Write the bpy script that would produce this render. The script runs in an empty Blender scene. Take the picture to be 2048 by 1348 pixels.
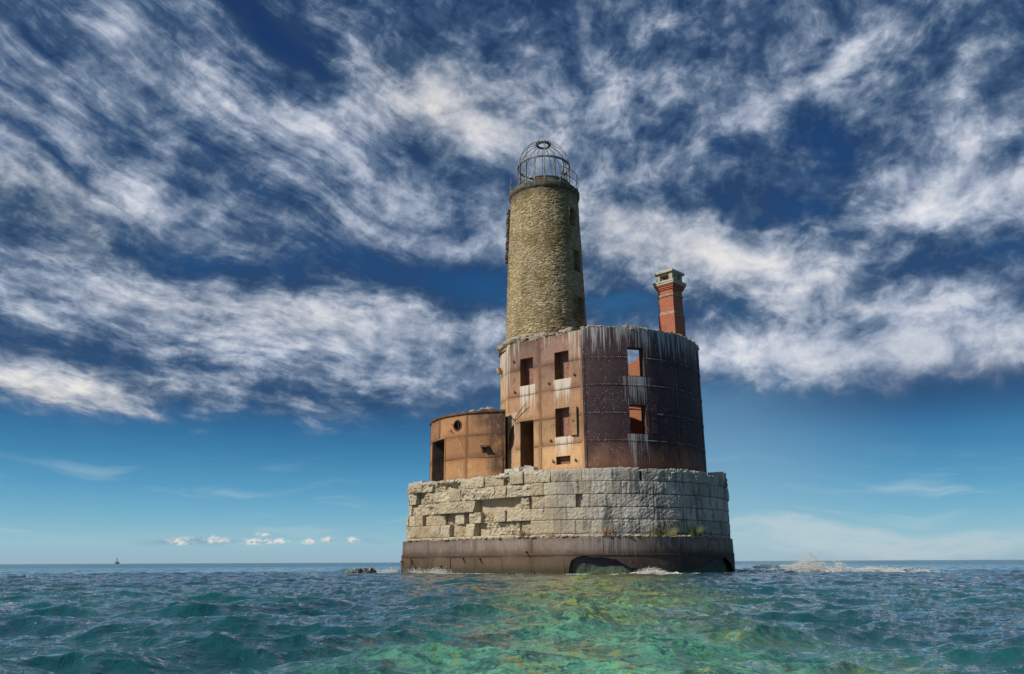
import bpy, math, random
import numpy as np
from mathutils import Vector, Matrix, noise as mnoise
from mathutils.geometry import delaunay_2d_cdt
random.seed(7); rng = np.random.default_rng(7)
scene = bpy.context.scene
R_ = math.radians
# ------------------------------------------------------------------ camera
EYE = 0.65; FPX = 1600.0; PITCH = math.atan(450/1600)
cam = bpy.data.cameras.new('camera'); camo = bpy.data.objects.new('camera', cam)
scene.collection.objects.link(camo); scene.camera = camo
cam.sensor_width = 36; cam.lens = FPX/2048*36; cam.clip_start = .05; cam.clip_end = 90000
camo.matrix_world = Matrix.Translation((0, 0, EYE)) @ Matrix.Rotation(math.pi/2 + PITCH, 4, 'X') @ Matrix.Rotation(-R_(.25), 4, 'Z')

# ------------------------------------------------------------------ node expression helper
class E:
    nt = None
    def __init__(s, v): s.v = v
    def __add__(a, b): return M('ADD', a, b)
    __radd__ = __add__
    def __sub__(a, b): return M('SUBTRACT', a, b)
    def __rsub__(a, b): return M('SUBTRACT', b, a)
    def __mul__(a, b): return M('MULTIPLY', a, b)
    __rmul__ = __mul__
    def __truediv__(a, b): return M('DIVIDE', a, b)
def put(sock, v):
    if isinstance(v, E): v = v.v
    if isinstance(v, bpy.types.NodeSocket): E.nt.links.new(v, sock)
    elif isinstance(v, (tuple, list)): sock.default_value = (*v, 1) if len(v) == 3 and sock.type == 'RGBA' else v
    else: sock.default_value = v
def N(kind, **kw):
    n = E.nt.nodes.new(kind)
    for k, v in kw.items(): setattr(n, k, v)
    return n
def M(op, a, b=0.0, c=0.0):
    n = N('ShaderNodeMath', operation=op); put(n.inputs[0], a); put(n.inputs[1], b); put(n.inputs[2], c); return E(n.outputs[0])
def sm(x, a, b, lo=0.0, hi=1.0):
    n = N('ShaderNodeMapRange', interpolation_type='SMOOTHSTEP'); put(n.inputs[0], x)
    for i, v in enumerate((a, b, lo, hi)): put(n.inputs[i+1], v)
    return E(n.outputs[0])
def mx(f, a, b, blend='MIX'):
    n = N('ShaderNodeMix', data_type='RGBA', blend_type=blend); put(n.inputs[0], f); put(n.inputs[6], a); put(n.inputs[7], b); return E(n.outputs[2])
def vec(x=0.0, y=0.0, z=0.0):
    n = N('ShaderNodeCombineXYZ')
    for i, v in enumerate((x, y, z)): put(n.inputs[i], v)
    return E(n.outputs[0])
def sep(v):
    n = N('ShaderNodeSeparateXYZ'); put(n.inputs[0], v); return [E(o) for o in n.outputs]
def nz(v, scale=1.0, detail=4.0, rough=.55, dist=0.0):
    n = N('ShaderNodeTexNoise'); put(n.inputs['Vector'], v); put(n.inputs['Scale'], scale); put(n.inputs['Detail'], detail)
    put(n.inputs['Roughness'], rough); put(n.inputs['Distortion'], dist); return E(n.outputs['Fac'])
def vor(v, scale=1.0, feature='F1', rnd=1.0):
    n = N('ShaderNodeTexVoronoi', feature=feature); put(n.inputs['Vector'], v); put(n.inputs['Scale'], scale); put(n.inputs['Randomness'], rnd)
    return E(n.outputs[0]), n
def rampn(x, stops):
    n = N('ShaderNodeValToRGB'); put(n.inputs[0], x); cr = n.color_ramp
    while len(cr.elements) < len(stops): cr.elements.new(.5)
    for e, (p, c) in zip(cr.elements, stops): e.position = p; e.color = (*c, 1)
    return E(n.outputs[0])
def srgb(r, g, b):
    f = lambda c: c/255/12.92 if c/255 < .04045 else ((c/255+.055)/1.055)**2.4
    return (f(r), f(g), f(b))

# ------------------------------------------------------------------ sun
SUN = Vector((-.68, -.33, .655)).normalized()
sl = bpy.data.lights.new('sun', 'SUN'); sl.energy = 4.6; sl.angle = R_(.6); sl.color = (1, .93, .82)
so = bpy.data.objects.new('sun', sl); scene.collection.objects.link(so)
so.rotation_euler = SUN.to_track_quat('Z', 'Y').to_euler()
scene.view_settings.view_transform = 'Standard'; scene.view_settings.look = 'None'
scene.view_settings.exposure = 0.0; scene.view_settings.gamma = 1.0; scene.view_settings.use_curve_mapping = False

# ------------------------------------------------------------------ sky (world): Nishita base, deep blue tone, cirrus fields in azimuth/elevation
def sky_angles(px, py):
    u = (px-1024)/FPX; v = (674-py)/FPX; c, s = math.cos(R_(.25)), math.sin(R_(.25)); u, v = u*c+v*s, -u*s+v*c
    cp, sp = math.cos(PITCH), math.sin(PITCH); d = Vector((u, cp-sp*v, sp+cp*v)).normalized()
    return math.atan2(d.x, d.y)*16, math.asin(d.z)*16
world = bpy.data.worlds.new('World'); scene.world = world; world.use_nodes = True
E.nt = world.node_tree; E.nt.nodes.clear()
SKY_STRENGTH = .1
nish = N('ShaderNodeTexSky', sky_type='NISHITA', sun_disc=False)
nish.sun_elevation = math.asin(SUN.z); nish.sun_rotation = math.atan2(SUN.x, SUN.y)
nish.air_density = 1.0; nish.dust_density = .6; nish.ozone_density = 2.0
tc = N('ShaderNodeTexCoord'); gx, gy, gz = sep(tc.outputs['Generated'])
AX = M('ARCTAN2', gx, gy)*16.0; AY = M('ARCSINE', gz)*16.0
# blue of the clear air by elevation
el_stops = [(1122, (150, 180, 198)), (1085, (146, 190, 206)), (1030, (108, 172, 202)), (980, (78, 152, 192)), (920, (50, 126, 172)), (860, (30, 98, 148)),
            (810, (16, 70, 116)), (740, (16, 76, 124)), (600, (12, 72, 124)), (450, (10, 64, 116)), (250, (12, 54, 104)), (0, (14, 46, 92))]
def elY(py): return sky_angles(1024, py)[1]
top = 12.0
blue = rampn(AY/top, [(max(0, elY(p))/top, srgb(*c)) for p, c in el_stops])
hx, hy = sky_angles(1440, 850)          # pale halo round the lighthouse, painted into the low sky
lowglow = sm(M('ABSOLUTE', AX-sky_angles(1330, 850)[0]), 5.0, .8)*sm(AY, 7.0, 3.0)
blue = mx(lowglow*.42, blue, mx(sm(AY, 0.0, 5.0), srgb(165, 195, 206), srgb(72, 152, 205)))
# domain warp
wv = vec(AX*.35, AY*.35, 3.0)
wx = (nz(wv, 1.0, 3.0, .5)-.5); wy = (nz(vec(AX*.35, AY*.35, 9.0), 1.0, 3.0, .5)-.5)
QX = AX+wx*.9; QY = AY+wy*.8
def blob(px, py, rx, ry, rot, w, after=0.0):
    """soft elliptical patch of more (w>0) or less (w<0) cloud; sizes in hundredths of 1/16 rad"""
    cx, cy = sky_angles(px, py); a = R_(-rot); ca, sa = math.cos(a), math.sin(a); rx /= 100; ry /= 100
    n = N('ShaderNodeMapping', vector_type='TEXTURE'); put(n.inputs[0], vec(QX, QY, after))      # 'after' only fixes the order of evaluation: its axis is scaled away
    n.inputs['Location'].default_value = (cx, cy, 0); n.inputs['Rotation'].default_value = (0, 0, a); n.inputs['Scale'].default_value = (rx, ry, 1e7)
    l = N('ShaderNodeVectorMath', operation='LENGTH'); put(l.inputs[0], n.outputs[0])
    return sm(E(l.outputs['Value']), 1.35, 0.0, 0.0, w)
bl = [ # bright clumps
 (600, 265, 150, 75, 15, .42), (880, 205, 170, 90, 10, .44), (1010, 275, 150, 60, 15, .36), (730, 160, 80, 90, 0, .25), (1330, 490, 330, 95, 22, .46),
 (1580, 520, 240, 80, 15, .3), (1860, 420, 200, 70, 5, .34), (1720, 690, 420, 90, 8, .26), (1950, 330, 160, 120, 0, .18), (1570, 190, 210, 34, -20, .40), (110, 425, 210, 60, 12, .36), (520, 625, 520, 75, 2, .36),
 (130, 785, 300, 60, 0, .46), (830, 690, 300, 100, 8, .28), (420, 700, 420, 70, 4, .24), (1560, 720, 240, 80, 12, .3), (1890, 640, 260, 110, 10, .26),
 (320, 190, 430, 130, 24, .18), (240, 60, 70, 90, 0, .3), (1760, 60, 330, 110, -10, .16), (60, 240, 160, 60, 20, .25), (1300, 90, 180, 120, 0, .1),
 (330, 400, 300, 60, 25, .18), (1180, 300, 120, 150, 30, .14), (150, 560, 220, 40, 4, .2), (760, 400, 240, 90, 18, .2), (2000, 260, 120, 200, 0, .2), (1900, 760, 240, 30, 0, .12),
 # blue gaps
 (530, 45, 190, 34, 28, -.5), (110, 315, 190, 24, 27, -.34), (330, 505, 430, 36, 8, -.42), (800, 545, 330, 50, 6, -.5), (960, 580, 110, 70, 0, -.4),
 (1640, 320, 75, 190, 8, -.44), (1560, 420, 120, 50, 10, -.26), (1850, 140, 70, 120, 0, -.22), (1240, 600, 130, 55, 15, -.5), (1480, 640, 130, 45, 10, -.4),
 (1450, 560, 80, 30, 10, -.1), (1420, 330, 200, 110, 15, -.13), (480, 340, 260, 40, 24, -.14), (240, 250, 300, 30, 26, -.14), (100, 690, 260, 34, 2, -.22),
 (1790, 500, 170, 60, 10, -.22), (1300, 20, 160, 40, 0, -.08), (1250, 180, 420, 170, 10, .10), (1800, 250, 120, 110, 0, .10), (1880, 720, 330, 50, 6, .18), (1390, 470, 170, 60, 20, .16), (1230, 430, 90, 80, 30, .16), (1380, 60, 130, 90, 20, -.16), (1960, 40, 160, 50, 0, -.14), (1690, 420, 60, 110, 10, -.12), (150, 60, 110, 60, 10, -.2), (620, 475, 160, 60, 15, -.2), (1960, 520, 90, 80, 0, -.12)]
cov = None
for b in bl: t = blob(*b, after=0.0 if cov is None else cov); cov = t if cov is None else cov+t
# lower edge of the cloud deck: fades to clear air near the horizon
edge = sm(AX, sky_angles(700, 800)[0], sky_angles(1500, 800)[0], elY(812), elY(770))
deck = sm(AY+wy*.5, edge-.35, edge+.6)
# textures: fanning cirrus streaks (left), level streaks (low left), curdled puffs (right)
def streak(rot, ka, kb, seed, det=8.0, rough=.62, dist=.35):
    a = R_(rot); ca, sa = math.cos(a), math.sin(a)
    A = QX*ca+QY*sa; B = QY*ca-QX*sa
    return nz(vec(A*ka, B*kb, seed), 1.0, det, rough, dist)
s1 = streak(-20, .30, 1.35, 1.0, 6.0, .55, .1); s1b = streak(-24, .7, 3.2, 5.0, 6.0, .58, .1)
s2 = streak(-6, .36, 1.7, 2.0, 6.0, .56, .15); s2b = streak(-3, 1.4, 4.6, 8.0, 6.0, .6, .3)
pf = nz(vec(QX*.55, QY*.72, 4.0), 1.0, 7.0, .54, .3); pf2 = nz(vec(QX*1.5, QY*1.9, 6.0), 1.0, 7.0, .56, .5)
iso = nz(vec(QX*1.2+QY*.4, QY*1.6, 14.0), 1.0, 7.0, .58, .4)
hi = s1*.52+s1b*.26+iso*.22; lo = s2*.42+s2b*.34+iso*.24; pu = pf*.48+pf2*.36+iso*.16
lowm = sm(AY, elY(640), elY(420)); rightm = sm(AX+wx*2.0, sky_angles(620, 300)[0], sky_angles(1150, 300)[0])
left = mx(lowm, vec(lo, lo, lo), vec(hi, hi, hi)); tex = sep(mx(rightm, left, vec(pu, pu, pu)))[0]
rg = nz(vec(QX*.95-QY*.25, QY*1.25, 61.0), 1.0, 6.0, .5, .9); ridge = sm(1.0-M('ABSOLUTE', rg-.5)*9.0, 0.0, 1.0)
deckn = sm(AY+wy*.6+(tex-.5)*1.6, edge-.85, edge+.95)
dens = (cov+.60+(tex-.5)*3.0)*deckn
# wisps rising out of the low band
wis = nz(vec(QX*2.6+QY*.9+wx*3.0, QY*.45, 15.0), 1.0, 5.0, .6, .6)
dens = dens+blob(700, 585, 420, 50, 0, 1.0)*sm(wis, .5, .75)*.25
fs = streak(-22, .9, 7.0, 71.0, 5.0, .6, .4)-.5
fs2 = streak(50, 1.6, 6.0, 73.0, 5.0, .6, .6)-.5
fil = sep(mx(rightm, vec(fs, fs, fs), vec(fs2*.35, fs2*.35, fs2*.35)))[0]
alpha = sm(dens+fil*.22, -.20, .62)*sm(deckn, 0.0, .35)
fine = nz(vec(QX*3.2, QY*4.2, 2.0), 1.0, 7.0, .66, .4)-.5
grey = nz(vec(QX*.7, QY*1.1, 51.0), 1.0, 5.0, .55, .4)-.5
tone = .28-sm(AY, elY(260), elY(-20))*.13+fil*.24+cov*.62+((tex-.5)*1.9+fine*.45)*sm(cov, .75, .15, .5, 1.0)+grey*.86+(ridge-.35)*.035*rightm
tone = (tone-.5)*1.22+.56
ccol = rampn(tone, [(.02, srgb(34, 60, 98)), (.20, srgb(60, 86, 120)), (.38, srgb(106, 124, 150)), (.56, srgb(158, 169, 189)), (.74, srgb(202, 207, 219)), (.94, srgb(234, 235, 238))])
warm = blob(880, 205, 260, 120, 10, 1.0)+blob(110, 425, 220, 80, 12, 1.0)+blob(130, 785, 320, 70, 0, 1.0)+blob(1330, 490, 400, 110, 20, .8)+blob(560, 630, 420, 60, 0, .6)
ccol = mx(M('MINIMUM', warm*.85, 1.0), ccol, mx(1.0, ccol, (1.02, .97, .88), 'MULTIPLY'))
sky = mx(alpha, blue, ccol)
dusk = sm(AX, sky_angles(1380, 800)[0], sky_angles(1800, 800)[0])*sm(AY, elY(900), elY(810))*sm(AY, elY(690), elY(790)); sky = mx(dusk*.45*(1.0-alpha*.6), sky, srgb(22, 62, 104))
# thin low streaks and small cumulus near the horizon
thin = sm(streak(-2, .35, 3.0, 22.0, 5.0, .5, .1), .52, .8)*sm(AY, elY(900), elY(990))*sm(AY, 0.1, .7)
sky = mx(thin*.5, sky, srgb(190, 210, 216))
rbank = blob(1800, 1088, 420, 36, 0, 1.0)+blob(1560, 1050, 200, 26, 0, .9)
sky = mx(sm(rbank*(nz(vec(QX*1.2, QY*5.0, 31.0), 1.0, 5.0, .6)+.1), .2, .62)*.75, sky, srgb(186, 203, 212))
NX = QX; NY = QY
cum = None
for (px, py, rx, ry) in ((362, 1083, 30, 11), (434, 1081, 27, 10), (524, 1070, 17, 6), (508, 1085, 25, 10), (548, 1084, 27, 9), (619, 1085, 19, 8), (655, 1081, 16, 8), (705, 1081, 15, 8)):
    cx, cy = sky_angles(px, py)
    m = N('ShaderNodeMapping', vector_type='TEXTURE'); put(m.inputs[0], vec(AX, AY, 0.0)); m.inputs['Location'].default_value = (cx, cy, 0); m.inputs['Scale'].default_value = (rx/100, ry/100, 1)
    ux, uy, _ = sep(m.outputs[0])
    r2 = M('SQRT', ux*ux+uy*uy*sm(uy, -.3, .3, 3.0, 1.0))
    t = 1.25-r2; cum = t if cum is None else M('MAXIMUM', cum, t)
cn = nz(vec(AX*9.0, AY*14.0, 40.0), 1.0, 5.0, .6)
cmask = sm(cum+(cn-.5)*1.9, .15, .85)
cshade = sm(nz(vec(AX*6.0, AY*10.0-.4, 44.0), 1.0, 4.0, .55), .38, .62)
sky = mx(cmask*.88, sky, mx(cshade, srgb(150, 174, 194), srgb(230, 231, 226)))
cdk = blob(330, 1083, 60, 7, 0, 1.0)+blob(395, 1084, 60, 6, 0, 1.0)+blob(460, 1083, 30, 5, 0, .6)+blob(740, 1085, 50, 6, 0, .5)
sky = mx(M('MINIMUM', cdk, 1.0)*(1.0-cmask)*.4, sky, srgb(110, 142, 172))
base = mx(.08, mx(1.0, sky, (1/SKY_STRENGTH,)*3, 'MULTIPLY'), nish.outputs[0])
base = mx(sm(gz, 0.0, -.02), base, (.25, .6, .8))
bg = N('ShaderNodeBackground'); put(bg.inputs[0], base); bg.inputs[1].default_value = SKY_STRENGTH
wo = N('ShaderNodeOutputWorld'); E.nt.links.new(bg.outputs[0], wo.inputs[0])
world.cycles.sampling_method = 'MANUAL'; world.cycles.sample_map_resolution = 512

# ------------------------------------------------------------------ materials
def material(name):
    m = bpy.data.materials.new(name); m.use_nodes = True; E.nt = m.node_tree
    return m, E.nt.nodes['Principled BSDF']
def bump(bsdf, h, strength=.5, dist=.05):
    n = N('ShaderNodeBump'); put(n.inputs['Height'], h); n.inputs['Strength'].default_value = strength; n.inputs['Distance'].default_value = dist
    E.nt.links.new(n.outputs[0], bsdf.inputs['Normal'])
def uvxy():
    u = N('ShaderNodeUVMap'); u.uv_map = 'uv'; x, y, _ = sep(u.outputs[0]); return x, y
def objp(): return N('ShaderNodeTexCoord').outputs['Object']
def pos(): return N('ShaderNodeNewGeometry').outputs['Position']

def iron_mat(name, lowc, midc, topc, zr, streaks, speck, pale=(.62, .57, .48), rough=.75, scratch=0.0, darks=(), plate=(-3.07, 3.05, 5.55, 1.593)):
    """riveted plate: rust colour zones along the height, guano streaks at given (s0, s1, ztop, length, amount)"""
    m, b = material(name); s, z = uvxy()
    n1 = nz(vec(s*.7, z*.45, 1.0), 1.0, 6.0, .6); n2 = nz(vec(s*3.0, z*1.4, 2.0), 1.0, 6.0, .65); n3 = nz(vec(s*14., z*9., 3.0), 1.0, 4.0, .6)
    t = (z-zr[0])/(zr[1]-zr[0])+(n1-.5)*.9+(n2-.5)*.35
    c = mx(sm(t, .0, .45), lowc, midc); c = mx(sm(t, .45, 1.0), c, topc)
    c = mx(sm(n2, .5, .75)*.5, c, mx(1.0, c, (.45, .40, .38), 'MULTIPLY'))
    c = mx(sm(n3, .52, .75)*.35, c, mx(1.0, c, (1.6, 1.45, 1.3), 'MULTIPLY'))
    ps_, pz_ = (s-plate[0])/plate[1], (z-plate[2])/plate[3]
    w = N('ShaderNodeTexWhiteNoise', noise_dimensions='2D'); put(w.inputs['Vector'], vec(M('FLOOR', ps_), M('FLOOR', pz_), 0.0))
    tone = E(w.outputs['Value'])*.42+.76; c = mx(1.0, c, vec(tone, tone, tone), 'MULTIPLY')
    fz = M('FRACT', pz_); fs = M('FRACT', ps_); ez = M('MINIMUM', fz, 1.0-fz)*plate[3]; es = M('MINIMUM', fs, 1.0-fs)*plate[1]
    seam = M('MAXIMUM', sm(ez+(n2-.5)*.5, .34, .02), sm(es+(n2-.5)*.5, .30, .02))
    c = mx(seam*.55, c, mx(1.0, c, (.52, .42, .36), 'MULTIPLY'))
    blot = nz(vec(s*1.6, z*1.1, 23.0), 1.0, 7.0, .7, .6); c = mx(sm(blot, .54, .68)*.6, c, mx(1.0, c, (.48, .36, .30), 'MULTIPLY')); c = mx(sm(blot, .46, .34)*.5, c, mx(1.0, c, (1.45, 1.4, 1.35), 'MULTIPLY'))
    for (a, d, z0, z1, k, col) in darks:
        q = sm(s, a-.25, a+.35)*sm(s, d+.25, d-.35)*sm(z, z0-.3, z0+.4)*sm(z, z1+.3, z1-.4)
        c = mx(q*sm(n2+n1, .75, 1.1)*k, c, col)
    run = nz(vec(s*5.5+n2*.25, z*.22, 7.0), 1.0, 4.0, .65); run2 = nz(vec(s*15.0+n2*.4, z*.5, 8.0), 1.0, 3.0, .6)
    tot = None
    for (a, d, zt, ln, k) in streaks:
        dz = zt-z
        slant = 0.0
        f = sm(s, a-.1, a+.08)*sm(s, d+.1, d-.08)*M('GREATER_THAN', dz, 0.0)*M('POWER', M('MAXIMUM', 1.0-dz/ln, 0.0), .8)
        f = f*k*(sm(nz(vec(s*1.5, 3.0, z*.15), 1.0, 4.0, .65), .34, .60, .68, 1.06) if d-a > 2.0 else 1.0); tot = f if tot is None else M('MAXIMUM', tot, f)
    if tot is not None:
        g = sm(run*.55+run2*.45+(tot-1.0)*.24, .35, .50)*sm(tot, 0.0, .12)
        c = mx(g*.82, c, pale)
    if speck:
        v, vn = vor(vec(s*9.5, z*4.4+n2*.8, 0.0), 1.0); v2, _ = vor(vec(s*13.0, z*8.0, 5.0), 1.0)
        big = sm(nz(vec(s*.9, z*.8, 11.0), 1.0, 4.0, .65), .40, .58)
        sp = sm(v, .20, .07)*big+sm(v2, .17, .07)*big*.8
        c = mx(M('MINIMUM', sp, 1.0)*speck, c, pale)
    if scratch:
        sc1 = nz(vec(s*10.0+z*2.2, z*2.0, 17.0), 1.0, 4.0, .7, .6)
        msk = sm(nz(vec(s*.8, z*.5, 19.0), 1.0, 2.0, .5), .38, .6)
        c = mx(sm(sc1, .60, .70)*msk*scratch, c, pale)
    put(b.inputs['Base Color'], c); b.inputs['Roughness'].default_value = rough; b.inputs['Specular IOR Level'].default_value = .3
    bump(b, n2*.6+n3*.25+n1*.8, .55, .05)
    return m
GOLD = (.50, .305, .155)
m_facade = iron_mat('rusted_facade_plate', GOLD, (.36, .205, .112), (.225, .135, .102), (6.2, 12.8),
    [(-4.62, -3.42, 10.88, 2.3, 1.0), (-2.05, -.82, 10.88, 2.1, 1.05), (-2.02, -.72, 7.5, 1.5, 1.0), (-.95, .02, 13.7, 2.4, .8), (-5.6, -4.5, 13.7, 1.9, .55), (-3.0, -1.0, 13.7, 1.0, .45), (-6.2, -4.75, 9.3, 3.6, .62), (-6.2, -5.3, 13.7, 4.5, .7), (-6.0, .0, 6.05, .5, .0)], .35)
m_return = iron_mat('pale_rusted_plate', (.58, .40, .22), (.50, .34, .19), (.40, .28, .17), (5.9, 13.6), [(-16, -5.4, 13.7, 4.0, .8)], .3)
m_curved = iron_mat('dark_plate', (.17, .085, .053), (.050, .030, .037), (.072, .043, .046), (5.2, 12.0),
    [(2.55, 3.75, 10.82, 2.3, .95), (2.0, 4.3, 10.82, 1.7, .42), (2.5, 3.75, 7.52, 2.1, .85), (0.0, 13.0, 13.9, 2.3, .86), (2.2, 2.9, 13.9, 1.8, 1.0), (3.6, 4.0, 13.9, 2.4, 1.0), (4.6, 5.4, 13.9, 2.4, .95)], 1.0, pale=(.46, .45, .47))  # plate colours much darker than on the front wall
m_annex = iron_mat('orange_rusted_plate', (.43, .235, .11), (.37, .18, .075), (.33, .17, .08), (5.4, 9.5), [(-11.6, -9.4, 9.4, .7, .2)], .3, scratch=.8, pale=(.62, .46, .32), plate=(-11.42, 2.55, 5.40, 1.34),
    darks=((-10.0, -8.6, 5.6, 9.4, .85, (.07, .035, .025)), (-11.0, -8.9, 8.5, 9.5, .8, (.08, .04, .028))))  # darker right end and top: rim shadow painted in, along with stain
m_crib = iron_mat('weathered_crib_plate', (.060, .048, .026), (.115, .080, .052), (.20, .16, .135), (-.1, 1.7), [(4.0, 14.5, 1.98, 1.2, .75), (-9, 4, 1.95, .8, .4)], .25, pale=(.30, .29, .30), plate=(-2.48, 4.1, 1.03, .9),
    darks=((4.0, 16.0, -.2, 1.02, .85, (.035, .028, .034)), (-10., -6., .2, 1.0, .6, (.05, .03, .02)), (-9.8, 15.5, -.6, .10, .95, (.05, .095, .014)), (-9.8, 15.5, -.6, .34, .7, (.035, .032, .018))))

m_rust, b = material('dark_rust_iron'); p = objp(); n = nz(p, 3.0, 5.0); put(b.inputs['Base Color'], mx(sm(n, .35, .65), (.045, .028, .02), (.16, .08, .04))); b.inputs['Roughness'].default_value = .8; bump(b, n, .4, .02)
m_reveal, b = material('rusted_reveal_plate'); p = pos(); n = nz(p, 1.6, 6.0); put(b.inputs['Base Color'], mx(sm(n, .3, .7), (.16, .085, .045), (.26, .13, .06))); b.inputs['Roughness'].default_value = .8; bump(b, n, .5, .03)
m_reveal_dark, b = material('dark_reveal_plate'); p = pos(); n = nz(p, 1.6, 6.0); put(b.inputs['Base Color'], mx(sm(n, .3, .7), (.05, .03, .026), (.11, .065, .05))); b.inputs['Roughness'].default_value = .8; bump(b, n, .5, .03)
m_dark, b = material('shaded_interior'); p = pos(); n = nz(p, 2.0, 4.0); put(b.inputs['Base Color'], mx(n, (.012, .012, .011), (.035, .033, .028))); b.inputs['Roughness'].default_value = .95  # deep shade inside the openings put into a near-black colour
m_void, b = material('algae_covered_core'); p = pos(); n = nz(p, 2.5, 6.0); _, _, zz = sep(p)
put(b.inputs['Base Color'], mx(sm(zz+n*.4, .2, .7), mx(n, (.04, .11, .045), (.07, .17, .06)), (.060, .055, .062))); b.inputs['Roughness'].default_value = .7; bump(b, n, 1.0, .15)
m_rivet_pale, b = material('guano_spotted_rivet'); n = nz(pos(), 2.5, 3.0); put(b.inputs['Base Color'], mx(sm(n, .4, .6), (.09, .06, .06), (.36, .34, .36))); b.inputs['Roughness'].default_value = .7
m_galv, b = material('weathered_grey_iron'); p = pos(); n = nz(p, 5.0, 5.0); put(b.inputs['Base Color'], mx(sm(n, .35, .7), (.10, .10, .092), (.27, .255, .22))); b.inputs['Roughness'].default_value = .65; b.inputs['Metallic'].default_value = .2
m_panel, b = material('pale_green_grey_panel'); p = pos(); n = nz(vec(sep(p)[0]*6., sep(p)[1]*6., sep(p)[2]*1.), 1.0, 5.0); put(b.inputs['Base Color'], mx(sm(n, .35, .7), (.10, .125, .11), (.22, .25, .22))); b.inputs['Roughness'].default_value = .8

def brick_mat(name, c1, c2, mortar, uv=True, dirt=.4):
    m, b = material(name); s, z = uvxy()
    wob = nz(vec(s, z, 0.0), 2.0, 3.0)-.5
    n = N('ShaderNodeTexBrick'); put(n.inputs['Vector'], vec(s+wob*.03, z+wob*.03, 0.0)); n.inputs['Scale'].default_value = 1.0
    n.inputs['Brick Width'].default_value = .24; n.inputs['Row Height'].default_value = .085; n.inputs['Mortar Size'].default_value = .012; n.inputs['Bias'].default_value = -.1
    put(n.inputs['Color1'], c1); put(n.inputs['Color2'], c2); put(n.inputs['Mortar'], mortar)
    d = nz(vec(s*1.5, z*1.0, 5.0), 1.0, 6.0, .65); g = nz(vec(s*9., z*9., 1.0), 1.0, 4.0)
    c = mx(sm(d, .5, .75)*dirt, E(n.outputs['Color']), mx(1.0, E(n.outputs['Color']), (.35, .30, .30), 'MULTIPLY'))
    put(b.inputs['Base Color'], c); b.inputs['Roughness'].default_value = .9
    bump(b, E(n.outputs['Fac'])*-.6+g*.7+d*.6, .8, .04); return m
m_brick = brick_mat('red_brick', (.46, .125, .055), (.36, .085, .04), (.36, .20, .14))
m_brick_in = brick_mat('orange_inner_brick', (.55, .19, .08), (.46, .14, .06), (.36, .24, .17), dirt=.25)
m_brick_dk = brick_mat('old_infill_brick', (.36, .14, .09), (.25, .10, .075), (.24, .18, .15), dirt=.5)

m_stone, b = material('limestone_block'); g = N('ShaderNodeNewGeometry'); s, z = uvxy(); p = pos(); X, Y, Z = sep(p)
isl = E(g.outputs['Random Per Island'])
n1 = nz(p, 1.3, 6.0, .6); n2 = nz(p, 7.0, 6.0, .65); n3 = nz(p, 28.0, 3.0, .6)
side = sm(s+(n1-.5)*3.0, 1.0, 7.0)
c = mx(side, mx(isl, (.52, .42, .28), (.70, .61, .45)), mx(isl, (.44, .40, .335), (.70, .665, .60)))
c = mx(sm(n2, .48, .72)*.5, c, mx(1.0, c, (.52, .47, .40), 'MULTIPLY')); c = mx(sm(n3, .5, .7)*.25, c, mx(1.0, c, (.6, .57, .52), 'MULTIPLY'))
c = mx(sm(n1, .55, .8)*.3, c, (.62, .52, .36))
wet = nz(vec(s*1.1, z*.35, 4.0), 1.0, 5.0, .65); drip = nz(vec(s*7.0, z*.5, 6.0), 1.0, 4.0, .6)
c = mx(sm(wet*.7+drip*.45, .53, .68)*sm(side, -.3, 1.0)*.85, c, (.105, .115, .12))
bp = sm(M('ABSOLUTE', s-7.7+(n1-.5)*2.0), 1.3, .5)*sm(Z, 3.5, 3.9)*sm(Z, 5.0, 4.5); c = mx(bp*sm(wet+drip, .8, 1.1)*.85, c, (.13, .15, .165))
rs = sm(M('ABSOLUTE', s-11.3), .9, .1)*sm(Z, 2.6, 3.4)*sm(Z, 5.2, 4.2)
c = mx(rs*sm(drip+n1, .8, 1.15)*.75, c, (.17, .085, .055))
ge = sm(M('ABSOLUTE', s-9.9), 2.2, .6)*sm(Z, 3.0, 2.2); c = mx(ge*sm(n1+n2*.5, .6, .9)*.55, c, (.17, .16, .05))
c = mx(sm(Z+n1*.35, 5.35, 5.7)*.7, c, (.66, .63, .57))
put(b.inputs['Base Color'], c); b.inputs['Roughness'].default_value = .92; b.inputs['Specular IOR Level'].default_value = .2
bump(b, n2*1.2+n3*.7, 1.0, .075)
m_rubble, b = material('broken_masonry'); g = N('ShaderNodeNewGeometry'); isl = E(g.outputs['Random Per Island']); n = nz(pos(), 9.0, 5.0)
put(b.inputs['Base Color'], mx(sm(n, .45, .7)*.6, mx(isl, (.44, .37, .25), (.24, .21, .17)), (.15, .13, .10))); b.inputs['Roughness'].default_value = .95; bump(b, n, .8, .05)
m_tower, b = material('rough_yellow_rubble_stone'); s, z = uvxy()
wz = (nz(vec(s*.8, z*.8, 0.0), 1.0, 3.0)-.5)
v1, vn = vor(vec(s*2.9+wz*1.6, z*9.0+wz*3.2, 0.0), 1.0); ve, _ = vor(vec(s*2.9+wz*1.6, z*9.0+wz*3.2, 0.0), 1.0, 'DISTANCE_TO_EDGE')
n1 = nz(vec(s*.5, z*.35, 3.0), 1.0, 5.0, .6); n2 = nz(vec(s*5.0, z*9.0, 1.0), 1.0, 6.0, .65); n3 = nz(vec(s*16, z*20, 1.0), 1.0, 4.0, .65)
cr, cg, cb = sep(E(vn.outputs['Color']))
c = mx(cr, (.40, .305, .165), (.60, .485, .30)); c = mx(sm(n2, .48, .70)*.7, c, (.22, .16, .085)); c = mx(sm(cg, .78, .9)*.5, c, (.30, .25, .19))
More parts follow.
